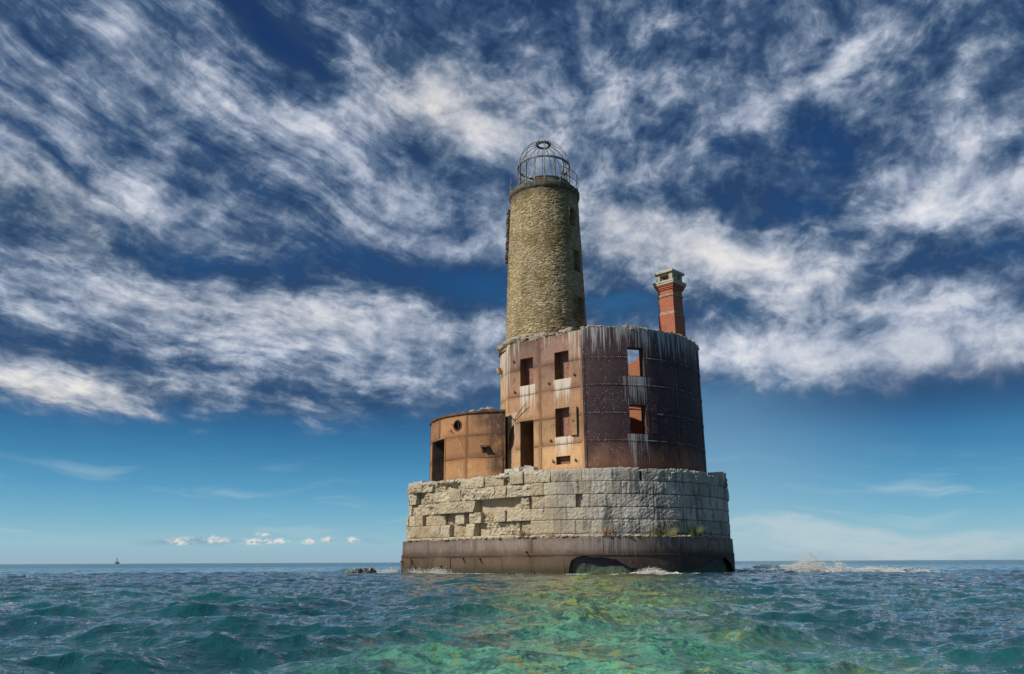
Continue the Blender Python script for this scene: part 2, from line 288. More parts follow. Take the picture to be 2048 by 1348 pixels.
st = nz(vec(s*1.2, z*.12, 9.0), 1.0, 5.0, .6); c = mx(sm(st, .5, .64)*.6, c, mx(1.0, c, (.50, .50, .42), 'MULTIPLY')); c = mx(sm(ve+n3*.06, .09, .03)*.5, c, (.20, .155, .08))
c = mx(sm(n1, .48, .66)*.85, c, mx(1.0, c, (.60, .58, .46), 'MULTIPLY')); c = mx(sm(nz(vec(s*1.1, z*.7, 41.0), 1.0, 6.0, .65), .56, .66)*.55, c, (.52, .46, .35))
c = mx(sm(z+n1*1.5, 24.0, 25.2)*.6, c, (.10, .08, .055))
put(b.inputs['Base Color'], c); b.inputs['Roughness'].default_value = .95; b.inputs['Specular IOR Level'].default_value = .15
bump(b, sm(ve, .0, .14)*.8+n2*1.1+n3*.6+cb*.5, 1.0, .075)
m_cap, b = material('pale_cast_stone'); p = pos(); n = nz(p, 4.0, 5.0); put(b.inputs['Base Color'], mx(sm(n, .4, .7), (.46, .42, .33), (.27, .25, .19))); b.inputs['Roughness'].default_value = .9; bump(b, n, .4, .03)
m_band, b = material('weathered_stone_band'); n = nz(pos(), 6.0, 5.0); put(b.inputs['Base Color'], mx(sm(n, .4, .65), (.36, .27, .19), (.25, .15, .10))); b.inputs['Roughness'].default_value = .9; bump(b, n, .5, .03)
m_cornice, b = material('dark_mossy_stone'); p = pos(); n = nz(p, 4.0, 5.0); put(b.inputs['Base Color'], mx(sm(n, .35, .7), (.05, .045, .036), (.15, .13, .09))); b.inputs['Roughness'].default_value = .9; bump(b, n, .6, .04)
def plant_mat(name, a, d):
    m, b = material(name); g = N('ShaderNodeNewGeometry'); put(b.inputs['Base Color'], mx(E(g.outputs['Random Per Island']), a, d)); b.inputs['Roughness'].default_value = .8; return m
m_grass_dry = plant_mat('dry_orange_grass', (.36, .19, .09), (.27, .18, .09)); m_grass_olive = plant_mat('olive_grass', (.20, .17, .08), (.14, .15, .07)); m_grass_green = plant_mat('green_weed', (.10, .15, .05), (.16, .18, .08))
m_rock, b = material('wet_dark_rock'); p = pos(); n = nz(p, 3.0, 5.0); _, _, Z = sep(p); put(b.inputs['Base Color'], mx(sm(n, .4, .65), (.05, .045, .043), (.13, .10, .065))); b.inputs['Roughness'].default_value = .35; bump(b, n, .8, .08)
m_algae, b = material('yellow_green_algae_rock'); n = nz(pos(), 3.0, 5.0); put(b.inputs['Base Color'], mx(sm(n, .4, .65), (.16, .17, .03), (.08, .07, .03))); b.inputs['Roughness'].default_value = .5; bump(b, n, .8, .08)
m_foam, b = material('white_foam'); n = nz(pos(), 5.0, 4.0); put(b.inputs['Base Color'], mx(n, (.50, .50, .47), (.78, .77, .73))); b.inputs['Roughness'].default_value = .6
b.inputs['Subsurface Weight'].default_value = 0.0
m_far, b = material('far_haze_tint'); put(b.inputs['Base Color'], mx(nz(pos(), .3, 2.0), (.26, .29, .33), (.32, .35, .39))); b.inputs['Roughness'].default_value = .9  # haze of distance painted in as a pale blue-grey base colour

# ------------------------------------------------------------------ mesh helpers
COL = scene.collection
def tag(o, label=None, cat=None, group=None, kind=None):
    for k, v in (('label', label), ('category', cat), ('group', group), ('kind', kind)):
        if v: o[k] = v
    return o
def empty(name, loc=(0, 0, 0)):
    o = bpy.data.objects.new(name, None); COL.objects.link(o); o.location = loc; o.empty_display_size = .5; return o
class MB:
    def __init__(s): s.v = []; s.f = []; s.uv = []; s.mi = []; s.cur = 0
    def vert(s, p, uv=(0, 0)): s.v.append(tuple(p)); s.uv.append(uv); return len(s.v)-1
    def face(s, idx): s.f.append(tuple(idx)); s.mi.append(s.cur)
    def quad(s, a, b, c, d, uvs=None):
        uvs = uvs or ((0, 0),)*4; s.face([s.vert(p, u) for p, u in zip((a, b, c, d), uvs)])
    def box(s, cx, cy, cz, sx, sy, sz, rot=0.0, taper=1.0):
        ca, sa = math.cos(rot), math.sin(rot); ids = []
        for dz in (-1, 1):
            k = taper if dz > 0 else 1.0
            for dx, dy in ((-1, -1), (1, -1), (1, 1), (-1, 1)):
                x, y = dx*sx/2*k, dy*sy/2*k; ids.append((cx+x*ca-y*sa, cy+x*sa+y*ca, cz+dz*sz/2))
        for q in ((0, 1, 5, 4), (1, 2, 6, 5), (2, 3, 7, 6), (3, 0, 4, 7), (4, 5, 6, 7), (3, 2, 1, 0)):
            P = [ids[i] for i in q]
            w = sx if q in ((0, 1, 5, 4), (2, 3, 7, 6)) else sy; o = 0 if q in ((0, 1, 5, 4), (2, 3, 7, 6)) else 50.13
            s.quad(*P, uvs=((o-w/2, P[0][2]), (o+w/2, P[1][2]), (o+w/2, P[2][2]), (o-w/2, P[3][2])) if q not in ((4, 5, 6, 7), (3, 2, 1, 0)) else ((0, 0), (w, 0), (w, w), (0, w)))
    def tube(s, pts, r, n=6, closed=False, cap=True):
        pts = [Vector(p) for p in pts]; rings = []; m = len(pts)
        for i, p in enumerate(pts):
            a = pts[i-1] if (i > 0 or closed) else p; b = pts[(i+1) % m] if (i < m-1 or closed) else p
            t = (b-a).normalized(); u = t.cross(Vector((0, 0, 1)))
            if u.length < .02: u = t.cross(Vector((1, 0, 0)))
            u.normalize(); w = u.cross(t); rr = r[i] if isinstance(r, (list, tuple)) else r
            rings.append([s.vert(p+(u*math.cos(2*math.pi*k/n)+w*math.sin(2*math.pi*k/n))*rr) for k in range(n)])
        for i in range(m if closed else m-1):
            A, B = rings[i], rings[(i+1) % m]
            for k in range(n): s.face((A[k], A[(k+1) % n], B[(k+1) % n], B[k]))
        if cap and not closed: s.face(rings[0]); s.face(rings[-1][::-1])
    def lathe(s, c, prof, n=64, a0=0.0, a1=2*math.pi):
        full = abs(a1-a0-2*math.pi) < 1e-6; m = n if full else n+1; rows = []
        for r, z in prof: rows.append([s.vert((c[0]+r*math.cos(a0+(a1-a0)*k/n), c[1]+r*math.sin(a0+(a1-a0)*k/n), z), (r*(a0+(a1-a0)*k/n), z)) for k in range(m)])
        for i in range(len(rows)-1):
            for k in range(n): s.face((rows[i][k], rows[i][(k+1) % m], rows[i+1][(k+1) % m], rows[i+1][k]))
    def rock(s, c, sx, sy, sz, jit=.22, sub=1):
        t = ICO[sub]; q = Matrix.Rotation(random.uniform(0, 6.28), 3, 'Z') @ Matrix.Rotation(random.uniform(-.5, .5), 3, 'X'); o = random.uniform(0, 99); ids = []
        for v in t[0]:
            k = 1+jit*2*(mnoise.noise(Vector(v)*1.4+Vector((o, o*.7, 0))))
            w = q @ Vector((v[0]*sx*k, v[1]*sy*k, v[2]*sz*k)); ids.append(s.vert((c[0]+w.x, c[1]+w.y, c[2]+w.z)))
        for f in t[1]: s.face([ids[i] for i in f])
    def build(s, name, mats, parent=None, smooth=False, weld=False):
        me = bpy.data.meshes.new(name); me.from_pydata(s.v, [], s.f)
        for m in (mats if isinstance(mats, (list, tuple)) else [mats]): me.materials.append(m)
        u = me.uv_layers.new(name='uv'); li = np.zeros(len(me.loops), dtype=np.int32); me.loops.foreach_get('vertex_index', li)
        u.data.foreach_set('uv', np.array(s.uv, dtype=np.float32)[li].ravel())
        me.polygons.foreach_set('material_index', np.array(s.mi, dtype=np.int32))
        if smooth: me.polygons.foreach_set('use_smooth', np.ones(len(me.polygons), dtype=bool))
        me.update(); o = bpy.data.objects.new(name, me); COL.objects.link(o)
        if parent: o.parent = parent; o.matrix_parent_inverse = Matrix.Translation(-parent.location) if parent.type == 'EMPTY' else Matrix.Identity(4)
        return o
def ico(sub):
    import bmesh
    bm = bmesh.new(); bmesh.ops.create_icosphere(bm, subdivisions=sub, radius=1); r = ([tuple(v.co) for v in bm.verts], [tuple(v.index for v in f.verts) for f in bm.faces]); bm.free(); return r
ICO = {0: ico(1), 1: ico(2), 2: ico(3)}

def in_poly(p, poly):
    x, y = p; c = False; j = len(poly)-1
    for i in range(len(poly)):
        xi, yi = poly[i]; xj, yj = poly[j]
        if (yi > y) != (yj > y) and x < (xj-xi)*(y-yi)/(yj-yi)+xi: c = not c
        j = i
    return c
def subdiv_poly(poly, step):
    out = []
    for i, a in enumerate(poly):
        b = poly[(i+1) % len(poly)]; n = max(1, int(math.hypot(b[0]-a[0], b[1]-a[1])/step+.5))
        for k in range(n): out.append((a[0]+(b[0]-a[0])*k/n, a[1]+(b[1]-a[1])*k/n))
    return out
def rect(s0, s1, z0, z1): return [(s0, z0), (s1, z0), (s1, z1), (s0, z1)]
def sheet(mb, path, outline, holes, off=0.0, step=.3, reveal=None, flip=False, dent=0.0):
    """curved wall skin: outline and holes in (s, z); reveal = depth of the strip round each hole and the outline's edge"""
    outl = subdiv_poly(outline, step); hs = [subdiv_poly(h, .15) for h in holes]
    pts = list(outl); edges = [(i, (i+1) % len(outl)) for i in range(len(outl))]
    for h in hs:
        b = len(pts); pts += h; edges += [(b+i, b+(i+1) % len(h)) for i in range(len(h))]
    s0, s1 = min(p[0] for p in outl), max(p[0] for p in outl); z0, z1 = min(p[1] for p in outl), max(p[1] for p in outl)
    for i in range(int((s1-s0)/step)+1):
        for j in range(int((z1-z0)/step)+1):
            p = (s0+(i+.5)*step, z0+(j+.5)*step)
            if in_poly(p, outl) and not any(in_poly(p, h) for h in hs): pts.append(p)
    r = delaunay_2d_cdt([Vector(p) for p in pts], edges, [], 0, 1e-4); V, F = r[0], r[2]
    def P(p, o):
        x, y = path(p[0], o+(dent*mnoise.noise(Vector((p[0]*.55, p[1]*.55, 3))) if dent else 0)); return (x, y, p[1])
    ids = [mb.vert(P(p, off), (p[0], p[1])) for p in V]
    for f in F:
        c = (sum(V[i][0] for i in f)/3, sum(V[i][1] for i in f)/3)
        if in_poly(c, outl) and not any(in_poly(c, h) for h in hs): mb.face([ids[i] for i in (f[::-1] if flip else f)])
    if reveal:
        for poly in hs+[outl]:
            a = [mb.vert(P(p, off), p) for p in poly]; d = [mb.vert(P(p, off-reveal), (p[0]+.02, p[1])) for p in poly]
            for i in range(len(poly)): j = (i+1) % len(poly); mb.face((a[i], d[i], d[j], a[j]))
def strap(mb, path, pts, w, off=.0, th=.018):
    """flat butt strap along a line of (s, z)"""
    P = lambda s, z, o: (*path(s, o), z)
    for (a, b) in zip(pts[:-1], pts[1:]):
        L = math.hypot(b[0]-a[0], b[1]-a[1]); nx, nz_ = -(b[1]-a[1])/L*w/2, (b[0]-a[0])/L*w/2; n = max(1, int(L/.4))
        for k in range(n):
            p = [(a[0]+(b[0]-a[0])*t, a[1]+(b[1]-a[1])*t) for t in (k/n, (k+1)/n)]
            c = [(p[0][0]-nx, p[0][1]-nz_), (p[1][0]-nx, p[1][1]-nz_), (p[1][0]+nx, p[1][1]+nz_), (p[0][0]+nx, p[0][1]+nz_)]
            T = [P(*q, off+th) for q in c]; B = [P(*q, off-.03) for q in c]
            mb.quad(*T, uvs=c); mb.quad(B[0], B[1], T[1], T[0], uvs=(c[0], c[1], c[1], c[0])); mb.quad(B[3], T[3], T[2], B[2], uvs=(c[3], c[3], c[2], c[2]))
def rivets(mb, path, a, b, off=.018, r=.028, pitch=.115, skip=()):
    L = math.hypot(b[0]-a[0], b[1]-a[1]); n = max(1, int(L/pitch))
    for k in range(n+1):
        s, z = a[0]+(b[0]-a[0])*k/n, a[1]+(b[1]-a[1])*k/n
        if any(h[0]-.08 < s < h[1]+.08 and h[2]-.05 < z < h[3]+.05 for h in skip): continue
        base = []; mid = []
        for i in range(6):
            ds, dz = math.cos(i*math.pi/3), math.sin(i*math.pi/3)
            x, y = path(s+ds*r, off-.004); base.append(mb.vert((x, y, z+dz*r), (s, z))); x, y = path(s+ds*r*.6, off+r*.6); mid.append(mb.vert((x, y, z+dz*r*.6), (s, z)))
        for i in range(6): mb.face((base[i], base[(i+1) % 6], mid[(i+1) % 6], mid[i]))
        mb.face(mid)

# ------------------------------------------------------------------ plans of the walls: (s along the wall, offset outwards) -> (x, y)
FA = (4.0, 44.5); FT = (.77556, -.63127); FN = (-.63127, -.77556); FL = 5.54
HC = (5.3, 51.2); HR = 6.825; HA0 = R_(-100.98); TC = (2.24, 50.1); FLA = math.atan2(-.0, -1)
_bx, _by = FA[0]-FT[0]*FL, FA[1]-FT[1]*FL; _br = math.hypot(_bx-TC[0], _by-TC[1]); _ba = math.atan2(_by-TC[1], _bx-TC[0])
def house(s, o=0.0):
    if s >= 0: a = HA0+s/HR; return HC[0]+(HR+o)*math.cos(a), HC[1]+(HR+o)*math.sin(a)
    if s >= -FL: return FA[0]+FT[0]*s+FN[0]*o, FA[1]+FT[1]*s+FN[1]*o
    d = (-FL-s)/_br; o = o-.30*(1-math.exp(-d/.10))
    if d < R_(66): a = _ba-d; return TC[0]+(_br+o)*math.cos(a), TC[1]+(_br+o)*math.sin(a)
    a = _ba-R_(66); e = (d-R_(66))*_br
    return TC[0]+(_br+o)*math.cos(a)+math.sin(a)*e, TC[1]+(_br+o)*math.sin(a)-math.cos(a)*e
AC = (0, 53); AR = 5.4
def annexp(s, o=0.0): a = s/AR; return AC[0]+(AR+o)*math.cos(a), AC[1]+(AR+o)*math.sin(a)
PR = 7.95; PN = (-.688, -.725); PT = (.725, -.688); PA0 = math.atan2(PN[1], PN[0]); PTP = (HC[0]+PN[0]*PR, HC[1]+PN[1]*PR); PL = 8.55; PCR = 1.1
_ex, _ey = PTP[0]-PT[0]*PL, PTP[1]-PT[1]*PL; _cx, _cy = _ex-PN[0]*PCR, _ey-PN[1]*PCR; PTURN = math.pi-abs(PA0)
def pier(s, o=0.0):
    if s >= 0: a = PA0+s/PR; return HC[0]+(PR+o)*math.cos(a), HC[1]+(PR+o)*math.sin(a)
    if s >= -PL: return PTP[0]+PT[0]*s+PN[0]*o, PTP[1]+PT[1]*s+PN[1]*o
    d = (-PL-s)/PCR
    if d < PTURN: a = PA0-d; return _cx+(PCR+o)*math.cos(a), _cy+(PCR+o)*math.sin(a)
    return _cx-PCR-o, _cy+(d-PTURN)*PCR
def towerp(s, o=0.0): raise NotImplementedError

LH = empty('lighthouse', (2.24, 50.1, 0))
tag(LH, 'ruined stone lighthouse with rusted iron walls on a broken limestone pier', 'lighthouse')

# ---- front wall (flat rusted plates)
W1 = (-4.53, -3.53, 10.86, 12.55); W2 = (-1.95, -.93, 10.88, 12.53); W3 = (-1.96, -.94, 7.53, 9.18); W4 = (-1.96, -.97, 5.95, 6.41); DR = (-4.56, -3.55, 5.5, 8.72)
tear = [(-5.45, 7.12), (-5.62, 7.25), (-5.60, 7.45), (-5.5, 7.62), (-5.47, 8.0), (-5.3, 8.3), (-5.1, 8.62), (-5.02, 8.5), (-5.0, 8.1), (-4.97, 7.8), (-5.02, 7.5), (-5.15, 7.25), (-5.3, 7.1)]
def jag(z, s, amp=.08): return z+amp*mnoise.noise(Vector((s*2.3, 0, 1)))+amp*.7*mnoise.noise(Vector((s*7, 2, 1)))
def outline_top(s0, s1, z0, ztop, amp=.06, n=40):
    return [(s0, z0), (s1, z0)]+[(s1+(s0-s1)*k/n, jag(ztop, s1+(s0-s1)*k/n, amp)) for k in range(n+1)]
mb = MB(); rows = (7.15, 8.70, 10.32, 11.92)
sheet(mb, house, outline_top(-FL, 0.0, 5.45, 13.6, .03), [rect(*W1), rect(*W2), rect(*W3), rect(*W4), rect(*DR), tear], 0.0, .3, .04, dent=.03)
op = [W1, W2, W3, W4, (DR[0], DR[1], DR[2]-.5, DR[3])]
def cut(a, b, z, opens):
    segs = [(a, b)]
    for o in opens:
        if o[2]-.08 < z < o[3]+.08:
            nx = []
            for (p, q) in segs:
                if o[1] <= p or o[0] >= q: nx.append((p, q)); continue
                if o[0]-p > .1: nx.append((p, o[0]))
                if q-o[1] > .1: nx.append((o[1], q))
            segs = nx
    return segs
for z in rows:
    for a, d in cut(-FL, -.05, z, op+[(-5.7, -4.9, 7.0, 8.7)]): strap(mb, house, [(a, z), (d, z)], .10, .0, .016); mb.cur = 1; strap(mb, house, [(a, z-.065), (d, z-.065)], .035, .0, .012); rivets(mb, house, (a+.05, z), (d-.05, z), .014, .028, .12); mb.cur = 0
strap(mb, house, [(-3.07, 5.6), (-3.07, 13.5)], .14, .0, .022); mb.cur = 1; strap(mb, house, [(-2.99, 5.6), (-2.99, 13.5)], .04, .0, .014); rivets(mb, house, (-3.08, 5.6), (-3.08, 13.5), .02, .032); mb.cur = 0
strap(mb, house, [(-.06, 5.6), (-.06, 13.5)], .12, .0, .022)
strap(mb, house, [(-5.48, 5.6), (-5.48, 13.4)], .10, .0, .02)
front = mb.build('front_wall', [m_facade, m_rust], LH); front['label'] = 'flat orange rusted plate wall with guano streaks'
# left return of the wall, round the tower's back
mb = MB(); sheet(mb, house, outline_top(-FL-9.0, -FL, 5.45, 13.55, .12), [], 0.0, .3, .05, dent=.05)
for z in rows: strap(mb, house, [(-FL-4, z), (-FL-.05, z)], .1, 0.0, .016)
mb.box(*house(-FL-1.4, .12), 12.2, .3, .3, .18, .6); mb.box(*house(-FL-1.4, .2), 12.35, .2, .25, .2, .6)
mb.build('return_wall', [m_return], LH)
# ---- curved wall (dark plates)
U = (2.65, 3.66, 10.86, 12.55); LW = (2.61, 3.62, 7.54, 9.17)
mb = MB(); SE = 30.0
sheet(mb, house, outline_top(0.0, SE, 5.45, 13.72, .07, 160), [rect(*U), rect(*LW)], 0.0, .3, .05, dent=.02)
for z in rows:
    for a, d in cut(0.0, 20.0, z, [U, LW, (3.66, 4.25, 7.5, 9.2)]):
        strap(mb, house, [(a, z), (d, z)], .08, .0, .008)
        mb.cur = 1; rivets(mb, house, (a+.06, z+.02), (d-.06, z+.02), .008, .03, .115); mb.cur = 0
for sv in (.07, 5.95, 9.3, 12.9): strap(mb, house, [(sv, 5.6), (sv, 13.55)], .12, .0, .02); mb.cur = 1; rivets(mb, house, (sv, 5.65), (sv, 13.5), .018, .026, .12); mb.cur = 0
curved = mb.build('curved_wall', [m_curved, m_rivet_pale], LH); curved['label'] = 'curved dark plate wall speckled white'
# ---- brick lining behind the plates
mb = MB()
sheet(mb, house, outline_top(-FL, 0.0, 5.45, 13.62, .12), [rect(*W1), rect(*W2), rect(*W3), rect(*W4), rect(*DR)], -.9, .4, None, flip=True)
sheet(mb, house, outline_top(0.0, SE, 5.45, 13.62, .12, 120), [rect(*U), rect(*LW)], -.55, .4, None, flip=True)
sheet(mb, house, outline_top(-FL-8.5, -FL, 5.45, 13.5, .12), [], -.4, .4, None, flip=True)
mb.build('brick_lining', [m_brick_in], LH)
# ---- windows and doorway: reveals and what closes them
def niche(name, parent, o, depth, mrev, mback, path=house, start=.03, sill=True, n=4):
    mb = MB(); s0, s1, z0, z1 = o; e = .0
    P = lambda s, z, d: (*path(s, -d), z)
    loop = [(s0, z0), (s1, z0), (s1, z1), (s0, z1)]
    for k in range(4):
        a, b = loop[k], loop[(k+1) % 4]
        for i in range(n):
            d0, d1 = start+(depth-start)*i/n, start+(depth-start)*(i+1)/n
            mb.quad(P(*a, d0), P(*a, d1), P(*b, d1), P(*b, d0), uvs=((a[0]+d0, a[1]), (a[0]+d1, a[1]), (b[0]+d1, b[1]), (b[0]+d0, b[1])))
    if mback:
        mb.cur = 1
        nx, ny = 8, 12; ids = [[mb.vert((*path(s0+(s1-s0)*i/nx, -depth+.05+.05*mnoise.noise(Vector((i*.9, j*.9, s0))) if 0 < i < nx and 0 < j < ny else -depth+.03), z0+(z1-z0)*j/ny), (s0+(s1-s0)*i/nx, z0+(z1-z0)*j/ny)) for i in range(nx+1)] for j in range(ny+1)]
        for j in range(ny):
            for i in range(nx): mb.face((ids[j][i], ids[j][i+1], ids[j+1][i+1], ids[j+1][i]))
    return mb.build(name, [mrev, mback] if mback else [mrev], parent)
niche('window', front, W1, .62, m_reveal, m_brick_dk)
niche('window', front, W2, .62, m_reveal, m_brick_dk)
niche('window', front, W3, .55, m_reveal, m_brick_dk)
niche('window', front, W4, .35, m_reveal, m_brick_dk)['label'] = 'low half buried window'
niche('doorway', front, DR, 2.2, m_reveal, m_dark)
mb = MB(); sheet(mb, house, [(-5.8, 6.95), (-4.85, 6.95), (-4.85, 8.75), (-5.8, 8.75)], [], -.10, .1, None, dent=.10); mb.build('torn_hole', [m_reveal], front)
niche('window', curved, U, .56, m_reveal_dark, None)
niche('window', curved, LW, .56, m_reveal_dark, None)
def shutter(parent, s0, s1, z0, z1, mat, lean=.05):
    mb = MB(); n = 3
    for k in range(n):
        a, b = s0+(s1-s0)*k/n, s0+(s1-s0)*(k+1)/n
        c = [(a, z0), (b, z0), (b, z1), (a, z1)]; o = lambda s: .05+lean*(s-s0)/(s1-s0)
        T = [(*house(q[0], o(q[0])+.035), q[1]) for q in c]; B = [(*house(q[0], o(q[0])), q[1]) for q in c]
        mb.quad(*T, uvs=c); mb.quad(*B[::-1], uvs=c[::-1])
        for i in range(4): j = (i+1) % 4; mb.quad(B[i], B[j], T[j], T[i], uvs=(c[i], c[j], c[j], c[i]))
    for a, b, c, d in ((s0, s1, z0, z0+.09), (s0, s1, z1-.09, z1), (s0, s0+.08, z0+.092, z1-.092), (s1-.08, s1, z0+.092, z1-.092), (s0+.1, s1-.1, (z0+z1)/2-.04, (z0+z1)/2+.04)):
        strap(mb, lambda s, o_: house(s, o_+.085+lean*(s-s0)/(s1-s0)), [(a, (c+d)/2), (b, (c+d)/2)], d-c, .0, .014)
    for zz in (z0+.3, z1-.3): mb.tube([(*house(s0-.03, .06), zz-.08), (*house(s0-.03, .06), zz+.08)], .03)
    mb.box(*house((s0+s1)/2, .13+lean*.5), (z0+z1)/2, .05, .05, .14)
    return mb.build('shutter', [mat], parent)
shutter(front, -.88, -.38, 7.52, 9.18, m_facade)
shutter(curved, 3.68, 4.24, 7.56, 9.22, m_curved, .03)
mb = MB(); mb.tube([(*house(-5.0, .06), 8.83), (*house(-4.55, .14), 9.25), (*house(-3.95, .22), 9.72)], .022); mb.tube([(*house(-5.02, .05), 8.85), (*house(-5.05, .08), 8.95)], .03); mb.build('bent_rod', [m_rust], front)
for (s, z) in ((-4.95, 10.55), (-2.35, 10.72), (-.55, 11.0), (-2.3, 7.35), (-.6, 6.1), (-5.0, 12.45), (-2.15, 6.15)):
    mb = MB(); mb.tube([(*house(s, -.02), z), (*house(s, .10), z-.02), (*house(s+.07, .12), z+.10)], .026); mb.box(*house(s, .012), z, .12, .03, .12, math.atan2(FT[1], FT[0])); mb.build('hook', [m_rust], front)
mb = MB(); mb.box(*house(3.1, -.40), 8.98, .95, .05, .05, .2); mb.tube([(*house(2.66, -.3), 9.0), (*house(3.55, -.2), 9.1)], .02); mb.build('window_bar', [m_rust], curved)
# ---- ruined inner cross wall and floor of the house
mb = MB()
def crossp(s, o=0.0): return 5.4+s*.954-o*.30, 49.5-s*.30-o*.954
prof = [(0, 5.5), (5.4, 5.5), (5.4, 13.4), (4.2, 13.55), (3.2, 13.25), (2.62, 12.95), (2.1, 12.62), (1.75, 12.5), (1.4, 12.0), (1.0, 11.8), (0.5, 11.6), (0, 11.2)]
sheet(mb, crossp, prof, [[(1.62, 11.95), (1.85, 11.9), (1.92, 12.15), (1.75, 12.25), (1.6, 12.15)]], 0.0, .3, .45)
sheet(mb, crossp, prof, [[(1.62, 11.95), (1.85, 11.9), (1.92, 12.15), (1.75, 12.25), (1.6, 12.15)]], -.45, .4, None, flip=True)
mb.build('inner_brick_wall', [m_brick_in], LH)
mb = MB(); ids = [mb.vert((*house(s, -.2), 5.52), house(s)) for s in np.linspace(-FL, SE, 60)]; mb.face(ids); mb.build('house_floor', [m_rubble], LH)
# ---- rubble crust along the wall tops and against the tower
mb = MB()
def crust(s0, s1, z, dens, big=.2, o0=-.04, o1=-.6):
    n = int((s1-s0)*dens)
    for _ in range(n):
        s = random.uniform(s0, s1); o = random.uniform(o1, o0); k = random.uniform(.5, 1)*big
        x, y = house(s, o); mb.rock((x, y, z+random.uniform(-.06, .1)+.08*mnoise.noise(Vector((s*.8, 0, 0)))), k, k*.8, k*random.uniform(.35, .7))
crust(0.0, 16.0, 13.72, 15, .17); crust(16, SE, 13.72, 5, .25); crust(-FL, 0.0, 13.6, 14, .17, -.06, -.5); crust(-FL-6, -FL-.2, 13.55, 9, .16, -.1)
for (s, k) in ((2.7, .24), (3.3, .26), (3.05, .2), (6.3, .2), (7.0, .22), (4.0, .2), (-1.5, .24), (-1.2, .28), (-2.8, .3), (-3.2, .26), (-.9, .3), (-4.8, .26), (-5.1, .24)):
    mb.rock((*house(s, -.3), 13.78), k, k*.9, k*.7)
for _ in range(420):       # mound between the front wall and the tower
    a = random.uniform(R_(150), R_(320)); r = random.uniform(2.5, 3.0); x, y = TC[0]+r*math.cos(a), TC[1]+r*math.sin(a); k = random.uniform(.1, .28)
    if (x-FA[0])*FN[0]+(y-FA[1])*FN[1] > -.15: continue
    mb.rock((x, y, 13.5+(3.4-r)*.62+random.uniform(-.05, .15)), k*1.2, k, k*.6)
mb.lathe(TC, [(3.1, 13.45), (2.5, 14.15)], 48)
mb.build('wall_top_rubble', [m_rubble], LH)

# ---- tower: coursed rubble cylinder with three openings
TZ0, TZ1 = 5.5, 24.4
def trad(z): return 2.66-(z-14.5)*(.36/10.0) if z > 14.5 else 2.66
OPN = [(-50.0, -35.0, 21.85, 23.08), (-45.5, -29.5, 18.7, 20.15), (-41.5, -25.5, 15.62, 16.97)]
angs = sorted(set([round(a, 2) for a in np.arange(-180, 180, 1.2)]+[a for o in OPN for a in o[:2]])); zs = sorted(set([round(z, 3) for z in np.arange(13.0, TZ1, .085)]+[z for o in OPN for z in o[2:]]+[TZ1]))
mb = MB(); ids = {}
hole = lambda a, z: any(o[0]-.01 <= a <= o[1]+.01 and o[2]-.001 <= z <= o[3]+.001 for o in OPN)
for j, z in enumerate(zs):
    for i, a in enumerate(angs):
        r = trad(z); th = R_(a)
        q = Vector((r*th*2.9, z*8.5, 0)); d = .032*(mnoise.noise(q)+.6*mnoise.noise(q*2.1))+.035*mnoise.noise(Vector((r*th*.6, z*.6, 4)))
        edgef = 1.0
        r += d*edgef
        ids[i, j] = mb.vert((TC[0]+r*math.cos(th), TC[1]+r*math.sin(th), z), (2.45*th, z))
na = len(angs)
for j in range(len(zs)-1):
    for i in range(na):
        i2 = (i+1) % na; am = angs[i]+((angs[i2]-angs[i]) % 360)/2; zm = (zs[j]+zs[j+1])/2
        if any(o[0] < am < o[1] and o[2] < zm < o[3] for o in OPN): continue
        mb.face((ids[i, j], ids[i2, j], ids[i2, j+1], ids[i, j+1]))
mb.lathe(TC, [(1.0, TZ0), (1.0, 13.0), (2.66, 13.02)], 64)
tower = mb.build('tower', [m_tower], LH)
def towerw(zc):
    return lambda s, o: (TC[0]+(trad(zc)+o)*math.cos(s), TC[1]+(trad(zc)+o)*math.sin(s))
for o in OPN:
    niche('window', tower, (R_(o[0]), R_(o[1]), o[2], o[3]), .62, m_tower, m_dark, towerw((o[2]+o[3])/2), start=-.06)
    zc = (o[2]+o[3])/2
mb = MB()
for k in range(16):
    z = 19.95+k*.235; a = R_(184+1.2*math.sin(k*2.1)); rr = trad(z)+.06
    mb.box(TC[0]+rr*math.cos(a), TC[1]+rr*math.sin(a), z, .26+.08*math.sin(k*1.7), .34, .25, a+.02*k)
mb.build('masonry_strip', [m_cornice], tower)
# ---- gallery: ledge and remains of the railing
mb = MB(); mb.lathe(TC, [(2.22, 24.15), (2.3, 24.28), (2.40, 24.42), (2.42, 24.5), (2.42, 24.72), (2.38, 24.78), (1.5, 24.8)], 96)
for _ in range(60):
    a = random.uniform(0, 6.28); mb.rock((TC[0]+2.28*math.cos(a), TC[1]+2.28*math.sin(a), 24.8), .09, .09, .05)
gal = mb.build('gallery', [m_cornice], LH)
def gp(a, z, r=2.34): return (TC[0]+r*math.cos(R_(a)), TC[1]+r*math.sin(R_(a)), z)
def post(a, h, name='railing_post'):
    mb = MB(); mb.tube([gp(a, 24.7), gp(a, 24.8+h)], .022); mb.box(*gp(a, 24.84), .09, .09, .06, R_(a)); mb.build(name, [m_galv], gal)
for a, h in ((-65, 1.12), (-22, 1.1), (2, 1.1), (30, 1.1), (-92, 1.0), (-118, .95), (-165, .95), (-171, .55), (150, .6), (60, 1.1), (95, 1.05)): post(a, h)
def rail(a0, a1, z, r=.02, dz=0.0):
    mb = MB(); n = max(4, int(abs(a1-a0)/5)); mb.tube([gp(a0+(a1-a0)*k/n, z+dz*k/n) for k in range(n+1)], r); mb.build('rail', [m_galv], gal)
rail(-65, 40, 25.9); rail(-65, 40, 25.38); rail(170, 235, 25.32); rail(40, 95, 25.88, dz=-.4); rail(150, 172, 25.3)
